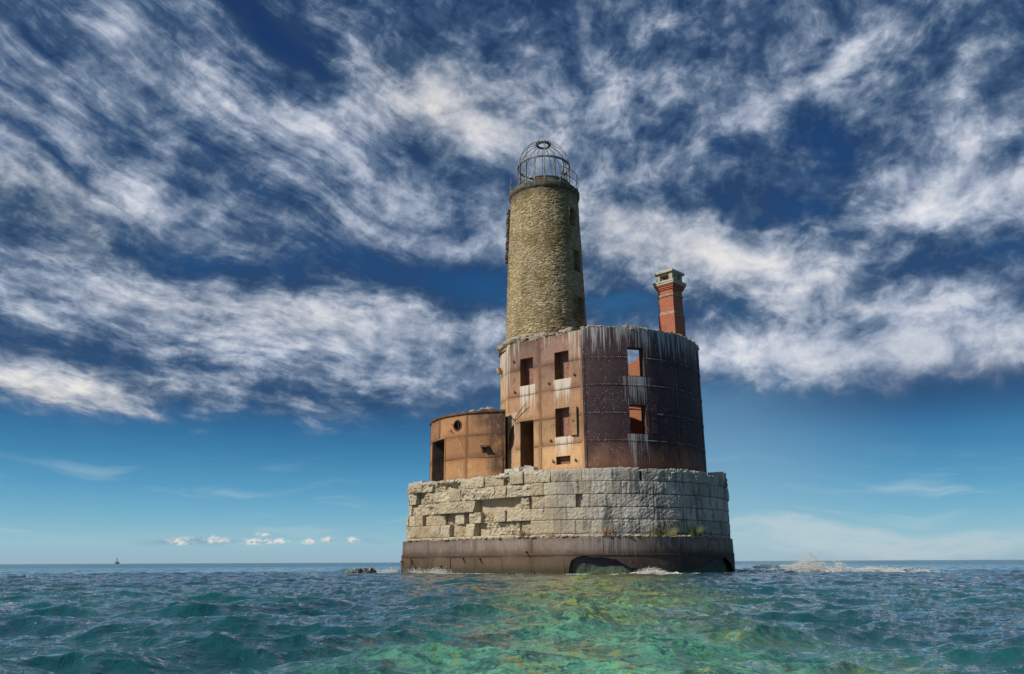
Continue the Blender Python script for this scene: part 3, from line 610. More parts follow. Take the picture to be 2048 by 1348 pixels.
mb = MB(); mb.tube([gp(-5, 24.85), gp(3, 25.35)], .018); mb.build('rail', [m_galv], gal)
# ---- lantern cage
lan = MB(); LR = 1.77; LZ0, LZ1, LZ2 = 24.8, 26.85, 28.62
lan.lathe(TC, [(1.85, 24.78), (1.85, 24.9), (1.80, 24.92)], 64)
lantern = lan.build('lantern', [m_galv], LH); lantern['label'] = 'bare domed lantern cage of thin iron ribs'
lp = lambda a, z, r=LR: (TC[0]+r*math.cos(R_(a)), TC[1]+r*math.sin(R_(a)), z)
NP = 16
for k in range(NP):
    a = -90+k*360/NP
    mb = MB(); x, y, _ = lp(a, 0); mb.box(x, y, (LZ0+LZ1)/2, .09, .06, LZ1-LZ0, R_(a)); mb.build('post', [m_galv], lantern)
    mb = MB(); pts = []
    for i in range(15):
        t = i/14*math.pi/2; r = .42+(LR-.42)*math.cos(t)**1.0; z = LZ1+(LZ2-LZ1)*math.sin(t); pts.append(lp(a, z, r))
    mb.tube(pts, .024, 5); mb.build('rib', [m_galv], lantern)
def ring(name, r, z, rad, n=64, square=0):
    mb = MB()
    if square: mb.lathe(TC, [(r-square/2, z-rad), (r+square/2, z-rad), (r+square/2, z+rad), (r-square/2, z+rad), (r-square/2, z-rad)], n)
    else: mb.tube([lp(360*k/n, z, r) for k in range(n)], rad, 8, closed=True)
    return mb.build(name, [m_galv], lantern)
ring('eave_ring', LR, LZ1, .05, 16*4, .1); ring('sill_ring', LR, 25.40, .03, 64, .09); 
mb = MB(); mb.tube([lp(360*k/32, LZ2, .42) for k in range(32)], .085, 8, closed=True)
for k in range(14): a = k*360/14; mb.box(*lp(a, LZ2+.05, .5), .12, .1, .07, R_(a))
mb.build('top_ring', [m_galv], lantern)
for k in range(NP):
    a0 = -90+k*360/NP; 
    if k in (14,): continue      # missing panels
    z1 = 25.36 if k not in (13, 9) else 25.15; z0 = 24.93 if k != 15 else 25.02
    mb = MB(); mb.lathe(TC, [(LR-.04, z0), (LR+.015, z0), (LR+.015, z1), (LR-.04, z1), (LR-.04, z0)], 6, R_(a0+1.2), R_(a0+360/NP-1.2)); o = mb.build('parapet_panel', [m_panel if k not in (15, 13) else m_rust], lantern)
# ---- chimney
CHR = R_(-46); CK = (10.70, 50.5)
def chbox(mb, w, z0, z1, taper=1.0):
    cx, cy = CK[0], CK[1]+.78; mb.box(cx, cy, (z0+z1)/2, w, w, z1-z0, R_(-44), taper)
mb = MB(); chbox(mb, 1.24, 5.5, 16.47); chbox(mb, 1.14, 16.67, 17.73); chbox(mb, 1.14, 17.87, 18.20); chbox(mb, 1.26, 18.20, 18.32); chbox(mb, 1.38, 18.32, 18.44); chbox(mb, 1.48, 18.44, 18.53)
chim = mb.build('chimney', [m_brick], LH)
mb = MB(); chbox(mb, 1.24, 16.47, 16.67, .96); mb.build('stone_band', [m_band], chim)
mb = MB(); chbox(mb, 1.24, 17.73, 17.87); mb.build('stone_band', [m_band], chim)
mb = MB(); chbox(mb, 1.58, 18.53, 18.66); chbox(mb, 1.64, 18.66, 18.78)
cx, cy = CK[0], CK[1]+.78; ca, sa = math.cos(R_(-44)), math.sin(R_(-44))
for dx in (-1, 0, 1):
    for dy in (-1, 0, 1):
        if dx == 0 and dy == 0 or (dx == -1 and dy == 0) or (dx == 0 and dy == -1 and False): pass
        if (dx, dy) in ((-1, -1), (1, -1), (-1, 1), (1, 1), (1, 0)):
            w = .26 if dx and dy else .16; x, y = dx*.49, dy*.49; mb.box(cx+x*ca-y*sa, cy+x*sa+y*ca, 19.03, w, w, .5, R_(-44))
chbox(mb, 1.30, 19.28, 19.36); chbox(mb, 1.50, 19.36, 19.50); chbox(mb, 1.38, 19.50, 19.58, .9)
mb.build('chimney_cap', [m_cap], chim)
mb = MB(); chbox(mb, .5, 18.78, 19.2); mb.build('flue', [m_brick_dk], chim)
# ---- annex tank
adeg = lambda d: R_(d)*AR
AD = (adeg(-161.5), adeg(-141), 5.5, 8.05); port = [(adeg(-128.6)+.3*math.cos(t), 8.74+.3*math.sin(t)) for t in np.linspace(0, 2*math.pi, 20, endpoint=False)]
mb = MB(); A0, A1 = adeg(-262), adeg(-94.5)
sheet(mb, annexp, [(A0, 5.3), (A1, 5.3), (A1, 9.46), (A0, 9.46)], [rect(*AD), port], 0.0, .3, .05, dent=.025)
for z in (6.74, 8.08):
    for a, d in cut(adeg(-200), A1, z, [AD]): strap(mb, annexp, [(a, z), (d, z)], .09, 0.0, .014); mb.cur = 1; strap(mb, annexp, [(a, z-.06), (d, z-.06)], .03, .0, .01); rivets(mb, annexp, (a+.05, z), (d-.05, z), .012, .026, .115); mb.cur = 0
for sd, z0, z1 in ((-121.2, 5.5, 9.38), (-148.2, 8.2, 9.38), (-96.8, 5.5, 9.38), (-175, 5.5, 9.38)):
    strap(mb, annexp, [(adeg(sd), z0), (adeg(sd), z1)], .1, 0.0, .018); mb.cur = 1; strap(mb, annexp, [(adeg(sd)+.07, z0), (adeg(sd)+.07, z1)], .03, .0, .012); rivets(mb, annexp, (adeg(sd), z0), (adeg(sd), z1), .016, .028, .12); mb.cur = 0
strap(mb, annexp, [(adeg(-140.5), 5.5), (adeg(-140.5), 8.1)], .09, 0, .03); strap(mb, annexp, [(adeg(-162), 5.5), (adeg(-162), 8.1)], .09, 0, .03)
annex = mb.build('annex', [m_annex, m_rust], LH); annex['label'] = 'low curved orange rusted annex with a dark doorway'
mb = MB(); n = 70; pr = [(.0, 9.38), (.09, 9.38), (.09, 9.50), (.0, 9.50), (-.12, 9.50), (-.12, 9.3)]
rowsv = [[mb.vert((*annexp(A0+(A1-A0)*k/n, o), z), (A0+(A1-A0)*k/n, z)) for k in range(n+1)] for o, z in pr]
for i in range(len(pr)-1):
    for k in range(n): mb.face((rowsv[i][k], rowsv[i][k+1], rowsv[i+1][k+1], rowsv[i+1][k]))
mb.build('rim', [m_rust], annex)
niche('doorway', annex, AD, 1.6, m_reveal_dark, m_dark, annexp)
mb = MB(); t = np.linspace(0, 2*math.pi, 25)
for k in range(24):
    a, b = t[k], t[k+1]; q = lambda r, ang, o: (*annexp(adeg(-128.6)+r*math.cos(ang), o), 8.74+r*math.sin(ang))
    mb.quad(q(.29, a, .03), q(.36, a, .03), q(.36, b, .03), q(.29, b, .03)); mb.quad(q(.36, a, .03), q(.36, a, -.02), q(.36, b, -.02), q(.36, b, .03)); mb.quad(q(.29, a, .03), q(.29, b, .03), q(.29, b, -.4), q(.29, a, -.4)); mb.quad(q(.29, a, -.38), q(.29, b, -.38), q(0, b, -.38), q(0, a, -.38))
mb.tube([(*annexp(adeg(-128.6), -.08), 8.45), (*annexp(adeg(-128.6), -.08), 9.03)], .025)
mb.build('porthole', [m_rust], annex)
mb = MB(); mb.tube([(*annexp(adeg(-133.5), -.02), 8.85), (*annexp(adeg(-133), .12), 8.85), (*annexp(adeg(-132), .13), 8.8)], .02); mb.build('hook', [m_rust], annex)
mb = MB(); mb.tube([(*annexp(adeg(-134), -.02), 8.4), (*annexp(adeg(-133.5), .12), 8.4), (*annexp(adeg(-132), .13), 8.45)], .02); mb.build('hook', [m_rust], annex)
mb = MB(); mb.box(*annexp(adeg(-107.5), .16), 7.3, .42, .34, .12, R_(-17)); mb.box(*annexp(adeg(-107.5), .04), 7.2, .5, .08, .34, R_(-17)); mb.tube([(*annexp(adeg(-108.5), .02), 7.0), (*annexp(adeg(-108.2), .26), 7.26)], .03); mb.build('bracket', [m_rust], annex)
mb = MB(); mb.tube([(*annexp(adeg(-190), 0), 8.3), (*annexp(adeg(-190), .22), 8.3)], .04); mb.build('pipe_stub', [m_rust], annex)
mb = MB(); ids = [mb.vert((*annexp(s, -.1), 9.3)) for s in np.linspace(A0, A1, 50)]; mb.face(ids)
for _ in range(170):
    a = random.uniform(-175, -100); r = AR-random.uniform(.15, 1.5); k = random.uniform(.1, .24); hh = sm_ = max(0, 1-abs(a+108)/32)
    mb.rock((AC[0]+r*math.cos(R_(a)), AC[1]+r*math.sin(R_(a)), 9.38+hh*.28*random.random()), k*1.4, k, k*.6)
mb.build('annex_roof', [m_rubble], annex)
# ---- limestone pier: separately shaped blocks in five courses
CZ = [(4.83, 5.50), (4.14, 4.81), (3.46, 4.12), (2.82, 3.44), (2.10, 2.80)]
JR = [[2.68, 4.46, 6.12, 7.72, 9.25, 10.76, 12.4, 14.2, 16, 18, 20], [2.25, 3.07, 3.65, 4.22, 4.92, 5.74, 6.55, 9.17, 10.04, 11.4, 12.69, 13.86, 15.5, 17.5, 20], [2.33, 3.11, 4.07, 4.45, 4.85, 5.75, 6.76, 8.34, 10.92, 11.59, 12.64, 14, 15.6, 17.5, 20],
      [2.26, 3.6, 5.01, 5.72, 6.52, 8.36, 10.0, 11.13, 12.65, 14.05, 15.5, 17.5, 20], [1.45, 2.9, 4.04, 4.86, 6.02, 7.47, 8.26, 9.99, 11.76, 13.43, 15, 17, 20]]
# broken left half: (s0, s1, how far the block still projects, roughness)
JL = [[(-10.9, -9.6, -.1, .1, 0), (-9.6, -8.5, 0, .12, 0), (-8.5, -7.6, .02, .14, .06), (-7.6, -6.72, -.08, .2, -.1), (-6.72, -4.1, -.25, .24, -.12), (-4.1, -2.12, -.02, .10, -.1), (-2.12, -.66, -.1, .12, -.12), (-.66, .05, -.3, .25, -.1), (.05, 1.0, .10, .06, 0), (1.0, 1.72, -.02, .1, .0), (1.72, 2.68, .06, .1, 0)],
      [(-10.9, -9.0, -.02, .1, 0), (-9.0, -8.2, -.02, .12, 0), (-8.2, -7.64, -.32, .1, 0), (-7.64, -6.5, -.16, .22, 0), (-6.5, -4.95, -.12, .18, 0), (-4.95, -3.98, .08, .07, 0), (-3.98, -1.2, .0, .18, 0), (-1.2, -.31, .03, .13, 0), (-.31, 1.5, -.02, .14, 0), (1.5, 2.25, .02, .07, 0)],
      [(-10.9, -8.7, -.08, .1, 0), (-8.7, -7.5, -.2, .18, 0), (-7.5, -5.84, -.12, .16, 0), (-5.84, -2.94, .05, .12, 0), (-2.94, -2.19, -.5, .06, 0), (-2.19, -.43, -.45, .08, 0), (-.43, .67, -.42, .16, 0), (.67, 1.24, -.15, .2, 0), (1.24, 1.5, -.3, .1, 0), (1.5, 2.33, -.05, .12, 0)],
      [(-10.9, -8.8, .05, .1, 0), (-8.8, -8.16, -.02, .06, 0), (-8.16, -7.49, -.02, .06, 0), (-7.49, -5.63, -.2, .1, 0), (-5.63, -4.65, -.4, .2, 0), (-4.65, -3.87, -.12, .07, 0), (-3.87, -3.35, -.5, .06, 0), (-3.35, -2.5, -.06, .1, 0), (-2.5, -1.14, -.24, .2, 0), (-1.14, -.27, .10, .07, 0), (-.27, 1.46, -.02, .10, 0), (1.46, 2.26, -.03, .08, 0)],
      [(-10.9, -8.7, .02, .12, 0), (-8.7, -6.66, .0, .04, 0), (-6.66, -5.84, .0, .05, 0), (-5.84, -4.99, -.02, .08, 0), (-4.99, -3.6, -.25, .14, 0), (-3.6, -2.92, -.05, .08, 0), (-2.92, -2.02, -.42, .1, 0), (-2.02, .62, -.14, .26, 0), (.62, 1.45, -.2, .1, 0)]]
mb = MB()
def block(s0, s1, z0, z1, prot, rough, dtop=0.0, seed=0.0):
    g = .007; s0 += g; s1 -= g; z0 += g; z1 = z1-g+dtop; nx = max(3, int((s1-s0)/.075)); ny = max(4, int((z1-z0)/.075)); ids = []
    for j in range(ny+1):
        for i in range(nx+1):
            u, v = i/nx, j/ny; s, z = s0+(s1-s0)*u, z0+(z1-z0)*v
            ed = min((s-s0), (s1-s), (z-z0), (z1-z)); q = Vector((s*1.5, z*1.9, seed))
            ero = .30*max(0, mnoise.noise(Vector((s*.62, z*.8, 31)))+.35*mnoise.noise(Vector((s*1.7, z*1.9, 37)))-.02)*min(1, max(0, (2.2-s)/2.5)) if s < 2.2 else 0
            n = mnoise.noise(q)*.6+abs(mnoise.noise(q*2.7))*.8-.28+mnoise.noise(q*6.1)*.35+abs(mnoise.noise(q*11))*.3
            o = (prot*1.25 if prot < -.1 else prot)+rough*n-.014*max(0, 1-ed/.03)-ero
            if j == ny and dtop: z += .06*mnoise.noise(Vector((s*3, seed, 2)))
            x, y = pier(s, o); ids.append(mb.vert((x, y, z), (s, z)))
    W = nx+1
    for j in range(ny):
        for i in range(nx): mb.face((ids[j*W+i], ids[j*W+i+1], ids[(j+1)*W+i+1], ids[(j+1)*W+i]))
    rim = [ids[i] for i in range(nx+1)]+[ids[j*W+nx] for j in range(1, ny+1)]+[ids[ny*W+i] for i in range(nx-1, -1, -1)]+[ids[j*W] for j in range(ny-1, 0, -1)]
    back = []
    for k in rim:
        s, z = mb.uv[k]; x, y = pier(min(max(s, s0), s1), -.75); back.append(mb.vert((x, y, mb.v[k][2]), (s, z)))
    for k in range(len(rim)): l = (k+1) % len(rim); mb.face((rim[k], back[k], back[l], rim[l]))
sd = 0.0
for c, (z0, z1) in enumerate(CZ):
    for (a, d, pr_, ro, dt) in JL[c]: sd += 3.7; block(a, d, z0, z1, pr_, ro, dt, sd)
    J = JR[c]
    for a, d in zip(J[:-1], J[1:]):
        sd += 3.7; pr_ = random.uniform(-.016, .014); ro = random.uniform(.03, .06)
        if c == 0 and a > 9: ro = .12
        if c == 1 and 12 < a < 16: pr_ += .06
        if c == 0 and a == 6.12: d -= .16
        if c == 2 and a == 4.07: pr_ -= .18
        if c == 0 and a == 14.2: block(a, d-.9, z0, z1, .12, .14, .16, sd); continue
        if c == 0 and 12 <= a < 14: block(a, d, z0, z1, -.1, .14, -.12, sd); continue
        block(a, d, z0, z1, pr_, ro, random.uniform(-.05, .05) if c == 0 else 0.0, sd)
    x = 20.0                                        # far side, plain lengths
    while x < 34: d = x+random.uniform(1.2, 2.2); sd += 3.7; block(x, d, z0, z1, 0, .06, 0, sd); x = d
x = -10.9
while x < 34: d = x+random.uniform(.8, 2.2); sd += 3.7; block(x, d, 1.93, 2.09, -.02, .05, 0, sd); x = d
# rubble core and top bed
def corep(s, o=0.0): return pier(s, o)
sheet(mb, pier, [(-13, 1.9), (34, 1.9), (34, 5.35), (-.4, 5.35), (-1, 5.2), (-13, 5.15)], [], -.58, .25, None, dent=.2)
for _ in range(150):
    s = random.uniform(-8.5, 1.2); k = random.uniform(.08, .25); mb.rock((*pier(s, random.uniform(-.9, -.2)), (5.36 if s < -.4 else 5.5)+random.uniform(-.06, .05)), k*1.4, k, k*.6)
for (s, o, z, a, b_, c_, rr) in ((-.25, -.35, 5.52, .62, .5, .44, .1), (.5, -.3, 5.62, .55, .5, .26, -.15), (1.25, -.35, 5.60, .7, .5, .2, .2), (-.9, -.45, 5.36, .5, .45, .3, .3), (.9, -.6, 5.78, .4, .4, .16, .5)):
    k0 = len(mb.v); mb.box(*pier(s, o), z, a, b_, c_, R_(-43)+rr, .9)
    for k in range(k0, len(mb.v)): q = Vector(mb.v[k]); mb.v[k] = tuple(q+Vector((mnoise.noise(q*3), mnoise.noise(q*3.3), mnoise.noise(q*3.7)))*.09); mb.uv[k] = (s, q.z)
ids = [mb.vert((*pier(s, -.3), 5.28)) for s in np.linspace(-13, 34, 90)]; mb.face(ids)
pr_o = mb.build('stone_pier', [m_stone], LH)
# ---- iron crib round the foot
def cribp(s, o=0.0):
    t = min(1, max(0, (s-3)/8)); return pier(s, o-.13*t*t*(3-2*t))
mb = MB(); OB = .25
sheet(mb, cribp, [(-14, 1.03), (34, 1.03), (34, 1.90)]+[(34-48*k/120, 1.90+.025*mnoise.noise(Vector((k*.9, 0, 0)))) for k in range(1, 121)], [], OB-.02, .35, .05, dent=.04)
bot = [(-14, -.8), (3.55, -.8), (3.7, .35), (3.8, .72), (4.1, .90), (4.5, .92), (5.3, .86), (6.0, .76), (6.4, .58), (6.75, .36), (7.3, .24), (7.9, .20), (8.4, .24), (9.0, .18), (9.8, .14), (10.4, .22), (10.8, .33), (11.3, .52), (11.8, .70), (12.6, .80), (13.6, .84), (14.6, .6), (15.2, .1), (15.4, -.8), (34, -.8)]
bb = []
for p, q in zip(bot[:-1], bot[1:]):
    n = 1 if p[0] < 3 or q[0] > 16 else max(1, int(math.hypot(q[0]-p[0], q[1]-p[1])/.09))
    for k in range(n):
        x, z = p[0]+(q[0]-p[0])*k/n, p[1]+(q[1]-p[1])*k/n
        bb.append((x, z+(.0 if z < -.3 else .09*mnoise.noise(Vector((x*2.1, z*2, 5)))+.06*mnoise.noise(Vector((x*7.3, z*7, 8))))))
bot = bb+[(34, -.8)]
sheet(mb, cribp, bot+[(34, 1.03), (-14, 1.03)], [], OB, .3, .05, dent=.05)
strap(mb, cribp, [(-13, 1.03), (16, 1.03)], .12, OB, .035)
mb.cur = 1; strap(mb, cribp, [(-13, .95), (3.4, .95)], .04, OB, .012); rivets(mb, cribp, (-10, 1.03), (16, 1.03), OB+.03, .026, .13); rivets(mb, cribp, (-8.2, .02+.08), (3.4, .10), OB+.02, .026, .14); mb.cur = 0
for s in (-9.3, -8.19, -4.6, -.37, 3.41): strap(mb, cribp, [(s, -.4), (s, .97)], .09, OB, .02); mb.cur = 1; rivets(mb, cribp, (s, .1), (s, .95), OB+.016, .028, .12); mb.cur = 0
for s in (-6.6, -2.48, 1.61, 5.39, 8.09, 10.51, 13): strap(mb, cribp, [(s, 1.09), (s, 1.85)], .08, OB-.02, .02)
crib = mb.build('crib', [m_crib, m_rust], LH); crib['label'] = 'plated iron crib at the waterline, torn open on the right'
mb = MB(); n = 120
rowsv = [[mb.vert((*cribp(-14+48*k/n, o), z), (-14+48*k/n, 1.95+o)) for k in range(n+1)] for o, z in ((OB-.02, 1.9), (.1, 1.93), (-.4, 1.95))]
for i in range(2):
    for k in range(n): mb.face((rowsv[i][k], rowsv[i][k+1], rowsv[i+1][k+1], rowsv[i+1][k]))
for _ in range(260):
    s = random.uniform(-9, 15); k = random.uniform(.04, .12); mb.rock((*cribp(s, random.uniform(.03, .26)), 1.95), k*1.3, k, k*.6)
mb.build('ledge', [m_stone], crib)
mb = MB(); sheet(mb, cribp, [(-14, -1.2), (34, -1.2), (34, 1.05), (-14, 1.05)], [], -.02, .25, None, dent=.42); mb.build('crib_core', [m_void], crib)
for s, z in ((-9.0, .72), (-8.05, .74), (-7.75, .42), (-5.3, .42), (-3.45, .86), (-2.05, .84), (1.35, 1.16), (1.6, .16), (1.75, .12)):
    mb = MB(); mb.tube([(*cribp(s, OB-.02), z), (*cribp(s, OB+.14), z-.02)], [.06, .05], 8); mb.tube([(*cribp(s, OB+.10), z), (*cribp(s+.14, OB+.12), z-.16)], .03); mb.build('lug', [m_rust], crib)

# ------------------------------------------------------------------ weeds on the ledge
def tuft(name, label, s, o, h, n, spread, mat, bend=.5):
    x, y = pier(s, o); r = empty(name, (x, y, 1.95)); 
    mb = MB()
    for _ in range(n):
        a = random.uniform(0, 6.28); rr = spread*math.sqrt(random.random()); bx, by = x+rr*.6*math.cos(a), y+rr*.35*math.sin(a); L = h*random.uniform(.45, 1); lean = random.uniform(.1, bend); w = .006+.007*random.random()
        d = Vector((math.cos(a)*lean, math.sin(a)*lean*.7, 1)); prev = None; px, py = -math.sin(a+.8)*w, math.cos(a+.8)*w
        for k in range(4):
            t = k/3; p = Vector((bx, by, 1.94))+Vector((d.x*t*t*L, d.y*t*t*L, t*L*(1-.25*lean*t))); c = (1-t*.85)
            q = (mb.vert((p.x-px*c, p.y-py*c, p.z)), mb.vert((p.x+px*c, p.y+py*c, p.z)))
            if prev: mb.face((prev[0], prev[1], q[1], q[0]))
            prev = q
    bpy.data.objects.remove(r); o_ = mb.build(name, [mat]); tag(o_, label, 'plant', 'weeds growing on the crib ledge'); return o_
tuft('grass_tuft', 'leftmost dry orange tuft of grass on the crib ledge', 1.15, .2, .5, 130, .45, m_grass_dry, .9)
tuft('grass_tuft', 'low brown grass tuft between two orange tufts on the ledge', 2.83, .2, .3, 90, .5, m_grass_dry, .9)
tuft('grass_tuft', 'tall orange stalks growing below a stone joint on the ledge', 5.64, .2, .8, 70, .36, m_grass_dry, .6)
tuft('weed_bush', 'wide olive brown weed bush left of the green bush on the ledge', 8.6, .2, .62, 300, 1.3, m_grass_olive, .8)
tuft('weed_bush', 'rightmost round green weed bush on the crib ledge', 10.75, .2, .75, 260, .6, m_grass_green, .8)

# ------------------------------------------------------------------ water
def waves(X, Y):
    d = np.hypot(X, Y); Z = np.zeros_like(X); DX = np.zeros_like(X); DY = np.zeros_like(X)
    g = np.random.default_rng(11); K = 118
    lam = np.exp(g.uniform(np.log(.13), np.log(2.3), K)); th = R_(-72)+g.normal(0, R_(36), K); amp = .0064*lam**.90*g.uniform(.4, 1.5, K)
    lam[:9] = g.uniform(1.7, 4.6, 9); amp[:9] = g.uniform(.004, .010, 9); th[:9] = R_(-68)+g.normal(0, R_(24), 9)
    for i in range(K):
        k = 2*math.pi/lam[i]; ph = g.uniform(0, 6.28); lod = np.clip(1.7-d*.0052*2.4/lam[i], 0, 1); m = lod > 0
        x, y, a = X[m], Y[m], amp[i]*lod[m]
        w = k*(x*math.cos(th[i])+y*math.sin(th[i]))+ph; sw = a*np.sin(w)
        Z[m] += a*np.cos(w); DX[m] -= sw*math.cos(th[i]); DY[m] -= sw*math.sin(th[i])
    return Z, DX, DY
rs = [1.2]
while rs[-1] < 60000: r = rs[-1]; rs.append(r*(1.04 if r < 4 else 1.0052 if r < 62 else 1.02 if r < 400 else 1.12))
rs = np.array(rs); core = np.linspace(-48, 48, 780); az = np.concatenate([np.linspace(-180, -50, 50), core, np.linspace(50, 180, 50)])*math.pi/180
RR, AA = np.meshgrid(rs, az, indexing='ij'); X = RR*np.sin(AA); Y = RR*np.cos(AA)
Z, DX, DY = waves(X, Y)
V = np.stack([X+DX, Y+DY, Z], -1).reshape(-1, 3).astype(np.float32)
nr, na = RR.shape; I = np.arange(nr*na).reshape(nr, na)
Q = np.stack([I[:-1, :-1], I[:-1, 1:], I[1:, 1:], I[1:, :-1]], -1).reshape(-1, 4)
me = bpy.data.meshes.new('water'); me.vertices.add(len(V)); me.vertices.foreach_set('co', V.ravel()); me.loops.add(Q.size); me.polygons.add(len(Q))
me.loops.foreach_set('vertex_index', Q.ravel().astype(np.int32)); me.polygons.foreach_set('loop_start', np.arange(0, Q.size, 4, dtype=np.int32))
me.polygons.foreach_set('use_smooth', np.ones(len(Q), dtype=bool)); me.update(calc_edges=True); me.validate()
water = bpy.data.objects.new('water', me); COL.objects.link(water); tag(water, 'choppy blue green lake water with a pale shoal', 'water', kind='structure')
m_water, b = material('lake_water'); p = pos(); X_, Y_, Z_ = sep(p)
dist = M('SQRT', X_*X_+Y_*Y_)
n1 = nz(p, .18, 4.0, .6); n2 = nz(p, .8, 5.0, .6, .3); n3 = nz(vec(X_, Y_*.6, 0.0), 2.6, 4.0, .6)
shoal = sm(M('ABSOLUTE', X_-(Y_*.105+.1))/(Y_*.05+1.3)+(n1-.5)*1.3, 1.5, .25)*sm(Y_, 60.0, 44.0)
deep = mx(sm(n1, .35, .65), (.006, .058, .074), (.011, .104, .106)); deep = mx(sm(dist, 16.0, 50.0), deep, (.014, .055, .080)); deep = mx(sm(dist, 55.0, 300.0), deep, (.05, .145, .145))
rx = nz(vec(X_*5.0, Y_*7.0, 3.0), 1.0, 4.0, .6, .6)-.5; ry = nz(vec(X_*5.0, Y_*7.0, 13.0), 1.0, 4.0, .6, .6)-.5     # the bed as the ripples bend it
BX = X_+rx*1.5; BY = Y_+ry*2.6
mot = nz(vec(BX*1.5, BY*.9, 0.0), 1.0, 6.0, .68, .3); m2 = nz(vec(BX*2.8, BY*1.7, 7.0), 1.0, 5.0, .66, .3); n1b = nz(vec(BX*.30, BY*.16, 1.0), 1.0, 3.0, .6)
shoal = sm(M('ABSOLUTE', BX-(Y_*.105+.1))/(Y_*.05+1.3)+(n1b-.5)*1.6, 1.5, .2)*sm(Y_, 60.0, 44.0)
sand = mx(sm(m2, .36, .64), (.015, .085, .060), (.12, .38, .23)); weed = mx(sm(m2, .36, .64), (.045, .062, .014), (.30, .33, .06))
olive = sm(BY+(n1b-.5)*22.0, 7.0, 18.0)
bed = mx(olive*.85*sm(mot, .34, .52)+sm(mot, .53, .60)*.9*(1.0-olive), sand, weed)
bed = mx(sm(Y_, 28.0, 40.0)*.8, bed, mx(sm(m2, .4, .6), (.05, .042, .018), (.12, .095, .03)))
put(b.inputs['Base Color'], mx(shoal, deep, bed)); put(b.inputs['Roughness'], sm(dist, 15.0, 250.0, .045, .30)); b.inputs['IOR'].default_value = 1.36; b.inputs['Coat Weight'].default_value = 1.0; b.inputs['Coat IOR'].default_value = 1.55; put(b.inputs['Coat Roughness'], sm(dist, 15.0, 250.0, .03, .28))
rip = nz(vec(X_*9.0, Y_*13.0, Z_*4.0), 1.0, 5.0, .6, .5)*.42+nz(vec(X_*3.2+Y_*.8, Y_*5.2, Z_*2.0), 1.0, 5.0, .6, .5)*1.0+nz(vec(X_*1.3, Y_*2.2, Z_), 1.0, 4.0, .6, .3)*1.6
far = nz(vec(X_*.14, Y_*.22, 0.0), 1.0, 7.0, .7)*sm(dist, 30.0, 160.0)*4.0
rip = rip+nz(vec(X_*19.0, Y_*26.0, Z_*6.0), 1.0, 4.0, .6, .3)*.22*sm(dist, 22.0, 7.0)
bump(b, rip+far, .9, .055); nb = E.nt.nodes[-1] if E.nt.nodes[-1].type == 'BUMP' else [n for n in E.nt.nodes if n.type == 'BUMP'][0]
E.nt.links.new(nb.outputs[0], b.inputs['Coat Normal'])
me.materials.append(m_water)

# ------------------------------------------------------------------ foam, spray, rocks
def foam(name, label, drops, lumps=()):
    """drops: (x, y, z, r) tiny octahedral droplets; lumps: (x, y, z, r) churned water under them"""
    mb = MB()
    for (x, y, z, r) in lumps: mb.rock((x, y, z), r*2.0, r*1.2, r*.8, .45, 2)
    for (x, y, z, r) in drops:
        i = len(mb.v)
        for d in ((1, 0, 0), (0, 1, 0), (-1, 0, 0), (0, -1, 0), (0, 0, 1), (0, 0, -1)): mb.vert((x+d[0]*r*random.uniform(.7, 1.7), y+d[1]*r, z+d[2]*r*random.uniform(.7, 1.3)))
        for k in range(4): mb.face((i+k, i+(k+1) % 4, i+4)); mb.face((i+(k+1) % 4, i+k, i+5))
    o = mb.build(name, [m_foam]); tag(o, label, 'foam', kind='stuff'); return o
P = []; Lm = []
G = lambda x, c, w: math.exp(-((x-c)/w)**2)
crest = lambda x: .10+.20*G(x, 14.0, .7)+.30*G(x, 16.6, 1.0)+.36*G(x, 18.2, .8)+.16*G(x, 15.2, .8)+.14*G(x, 20.3, .9)+.1*G(x, 22, .6)
for _ in range(17000):
    t = random.betavariate(1.2, 1.35); x = 12.7+t*10.9; y = 47.6-t*1.4+random.gauss(0, .45)
    z = random.betavariate(1.1, 1.9)*crest(x)*1.7-.02
    if mnoise.noise(Vector((x*1.9, y*1.2, z*4.5)))+.5*mnoise.noise(Vector((x*5.1, y*3, z*9))) < -.02+z*.25: continue
    P.append((x, y, z, random.uniform(.008, .026)))
for _ in range(46):
    t = random.random(); x = 13.6+t*9.6; Lm.append((x, 47.8-t*1.4+random.gauss(0, .3), crest(x)*.22-.12, random.uniform(.06, .17)))
for _ in range(3000):
    a = random.gauss(0, .20); v = random.betavariate(1.0, 1.8)*1.5; x = 16.8+a*(2.2+v*.5)*(1.0-.35*v)+.18*v*math.sin(v*9); P.append((x, 47.2+random.gauss(0, .25), .08+v*(1-abs(a)*1.1), random.uniform(.006, .024)*(1.25-v*.6)))
for _ in range(600): P.append((16.9+random.gauss(.5, 1.5), 47.2+random.gauss(0, .5), .1+abs(random.gauss(0, .42)), random.uniform(.005, .012)))
foam('breaking_foam', 'white splash of a wave breaking right of the crib', P, Lm)
P = []; Lm = []
for _ in range(2600):
    s = random.gauss(7.7, .75); x, y = pier(s, OB+abs(random.gauss(.15, .5))); P.append((x, y, max(0, random.gauss(.04, .07)*G(s, 7.7, .8)*1.6+.02), random.uniform(.008, .026)))
for _ in range(12): s = random.gauss(7.7, .45); x, y = pier(s, OB+.35); Lm.append((x, y, .03, random.uniform(.07, .15)))
for _ in range(5200):
    s = random.uniform(-9, 15); x, y = pier(s, OB+abs(random.gauss(.05, .35))); P.append((x, y, random.uniform(-.01, .05), random.uniform(.006, .02)))
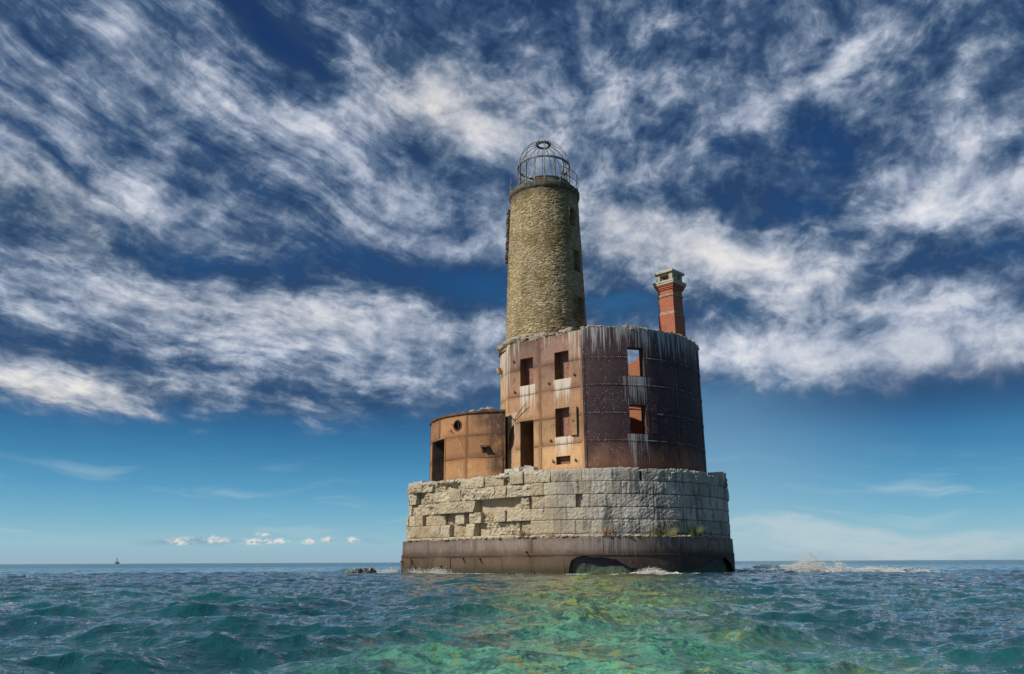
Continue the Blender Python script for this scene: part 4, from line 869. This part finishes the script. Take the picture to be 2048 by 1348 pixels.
for _ in range(1900):
    s = random.choice((-7.3, -5.6, -5.1))+random.gauss(0, .38); x, y = pier(s, OB+abs(random.gauss(.15, .3))); P.append((x, y, abs(random.gauss(0, .13)), random.uniform(.007, .022)))
for _ in range(1500): x = -7.3-abs(random.gauss(0, .8)); P.append((x, 52+random.gauss(0, .8), abs(random.gauss(0, .18))*math.exp((x+7.3)*.8), random.uniform(.007, .024)))
for _ in range(60): P.append((-7.7+random.gauss(0, .2), 52+random.gauss(0, .3), random.uniform(.1, 1.5), random.uniform(.006, .014)))
foam('lapping_foam', 'thin white foam lapping along the foot of the crib', P, Lm)
def rock(label, x, y, z, sx, sy, sz, mat):
    mb = MB(); mb.rock((x, y, z), sx, sy, sz, .3, 2)
    for _ in range(4): mb.rock((x+random.uniform(-.8, .8)*sx, y+random.uniform(-.3, .3), z-.05), sx*.45, sy*.5, sz*.7, .3, 2)
    o = mb.build('rock', [mat]); tag(o, label, 'rock', 'rocks awash beside the crib'); return o
rock('dark wet rock nearest the left edge of the crib', -8.75, 50.5, .05, .38, .4, .33, m_rock)
rock('brown pointed rock left of the dark wet rock', -9.3, 50.6, .05, .34, .35, .28, m_rock)
rock('low yellow green algae covered rock awash at far left', -10.1, 50.8, .0, .62, .4, .17, m_algae)

# ------------------------------------------------------------------ distant lighthouse on the horizon
fx, fy = -1908.8, 4000.0
FARL = empty('distant_lighthouse', (fx, fy, 0)); tag(FARL, 'tiny hazy lighthouse on its crib on the left horizon', 'lighthouse')
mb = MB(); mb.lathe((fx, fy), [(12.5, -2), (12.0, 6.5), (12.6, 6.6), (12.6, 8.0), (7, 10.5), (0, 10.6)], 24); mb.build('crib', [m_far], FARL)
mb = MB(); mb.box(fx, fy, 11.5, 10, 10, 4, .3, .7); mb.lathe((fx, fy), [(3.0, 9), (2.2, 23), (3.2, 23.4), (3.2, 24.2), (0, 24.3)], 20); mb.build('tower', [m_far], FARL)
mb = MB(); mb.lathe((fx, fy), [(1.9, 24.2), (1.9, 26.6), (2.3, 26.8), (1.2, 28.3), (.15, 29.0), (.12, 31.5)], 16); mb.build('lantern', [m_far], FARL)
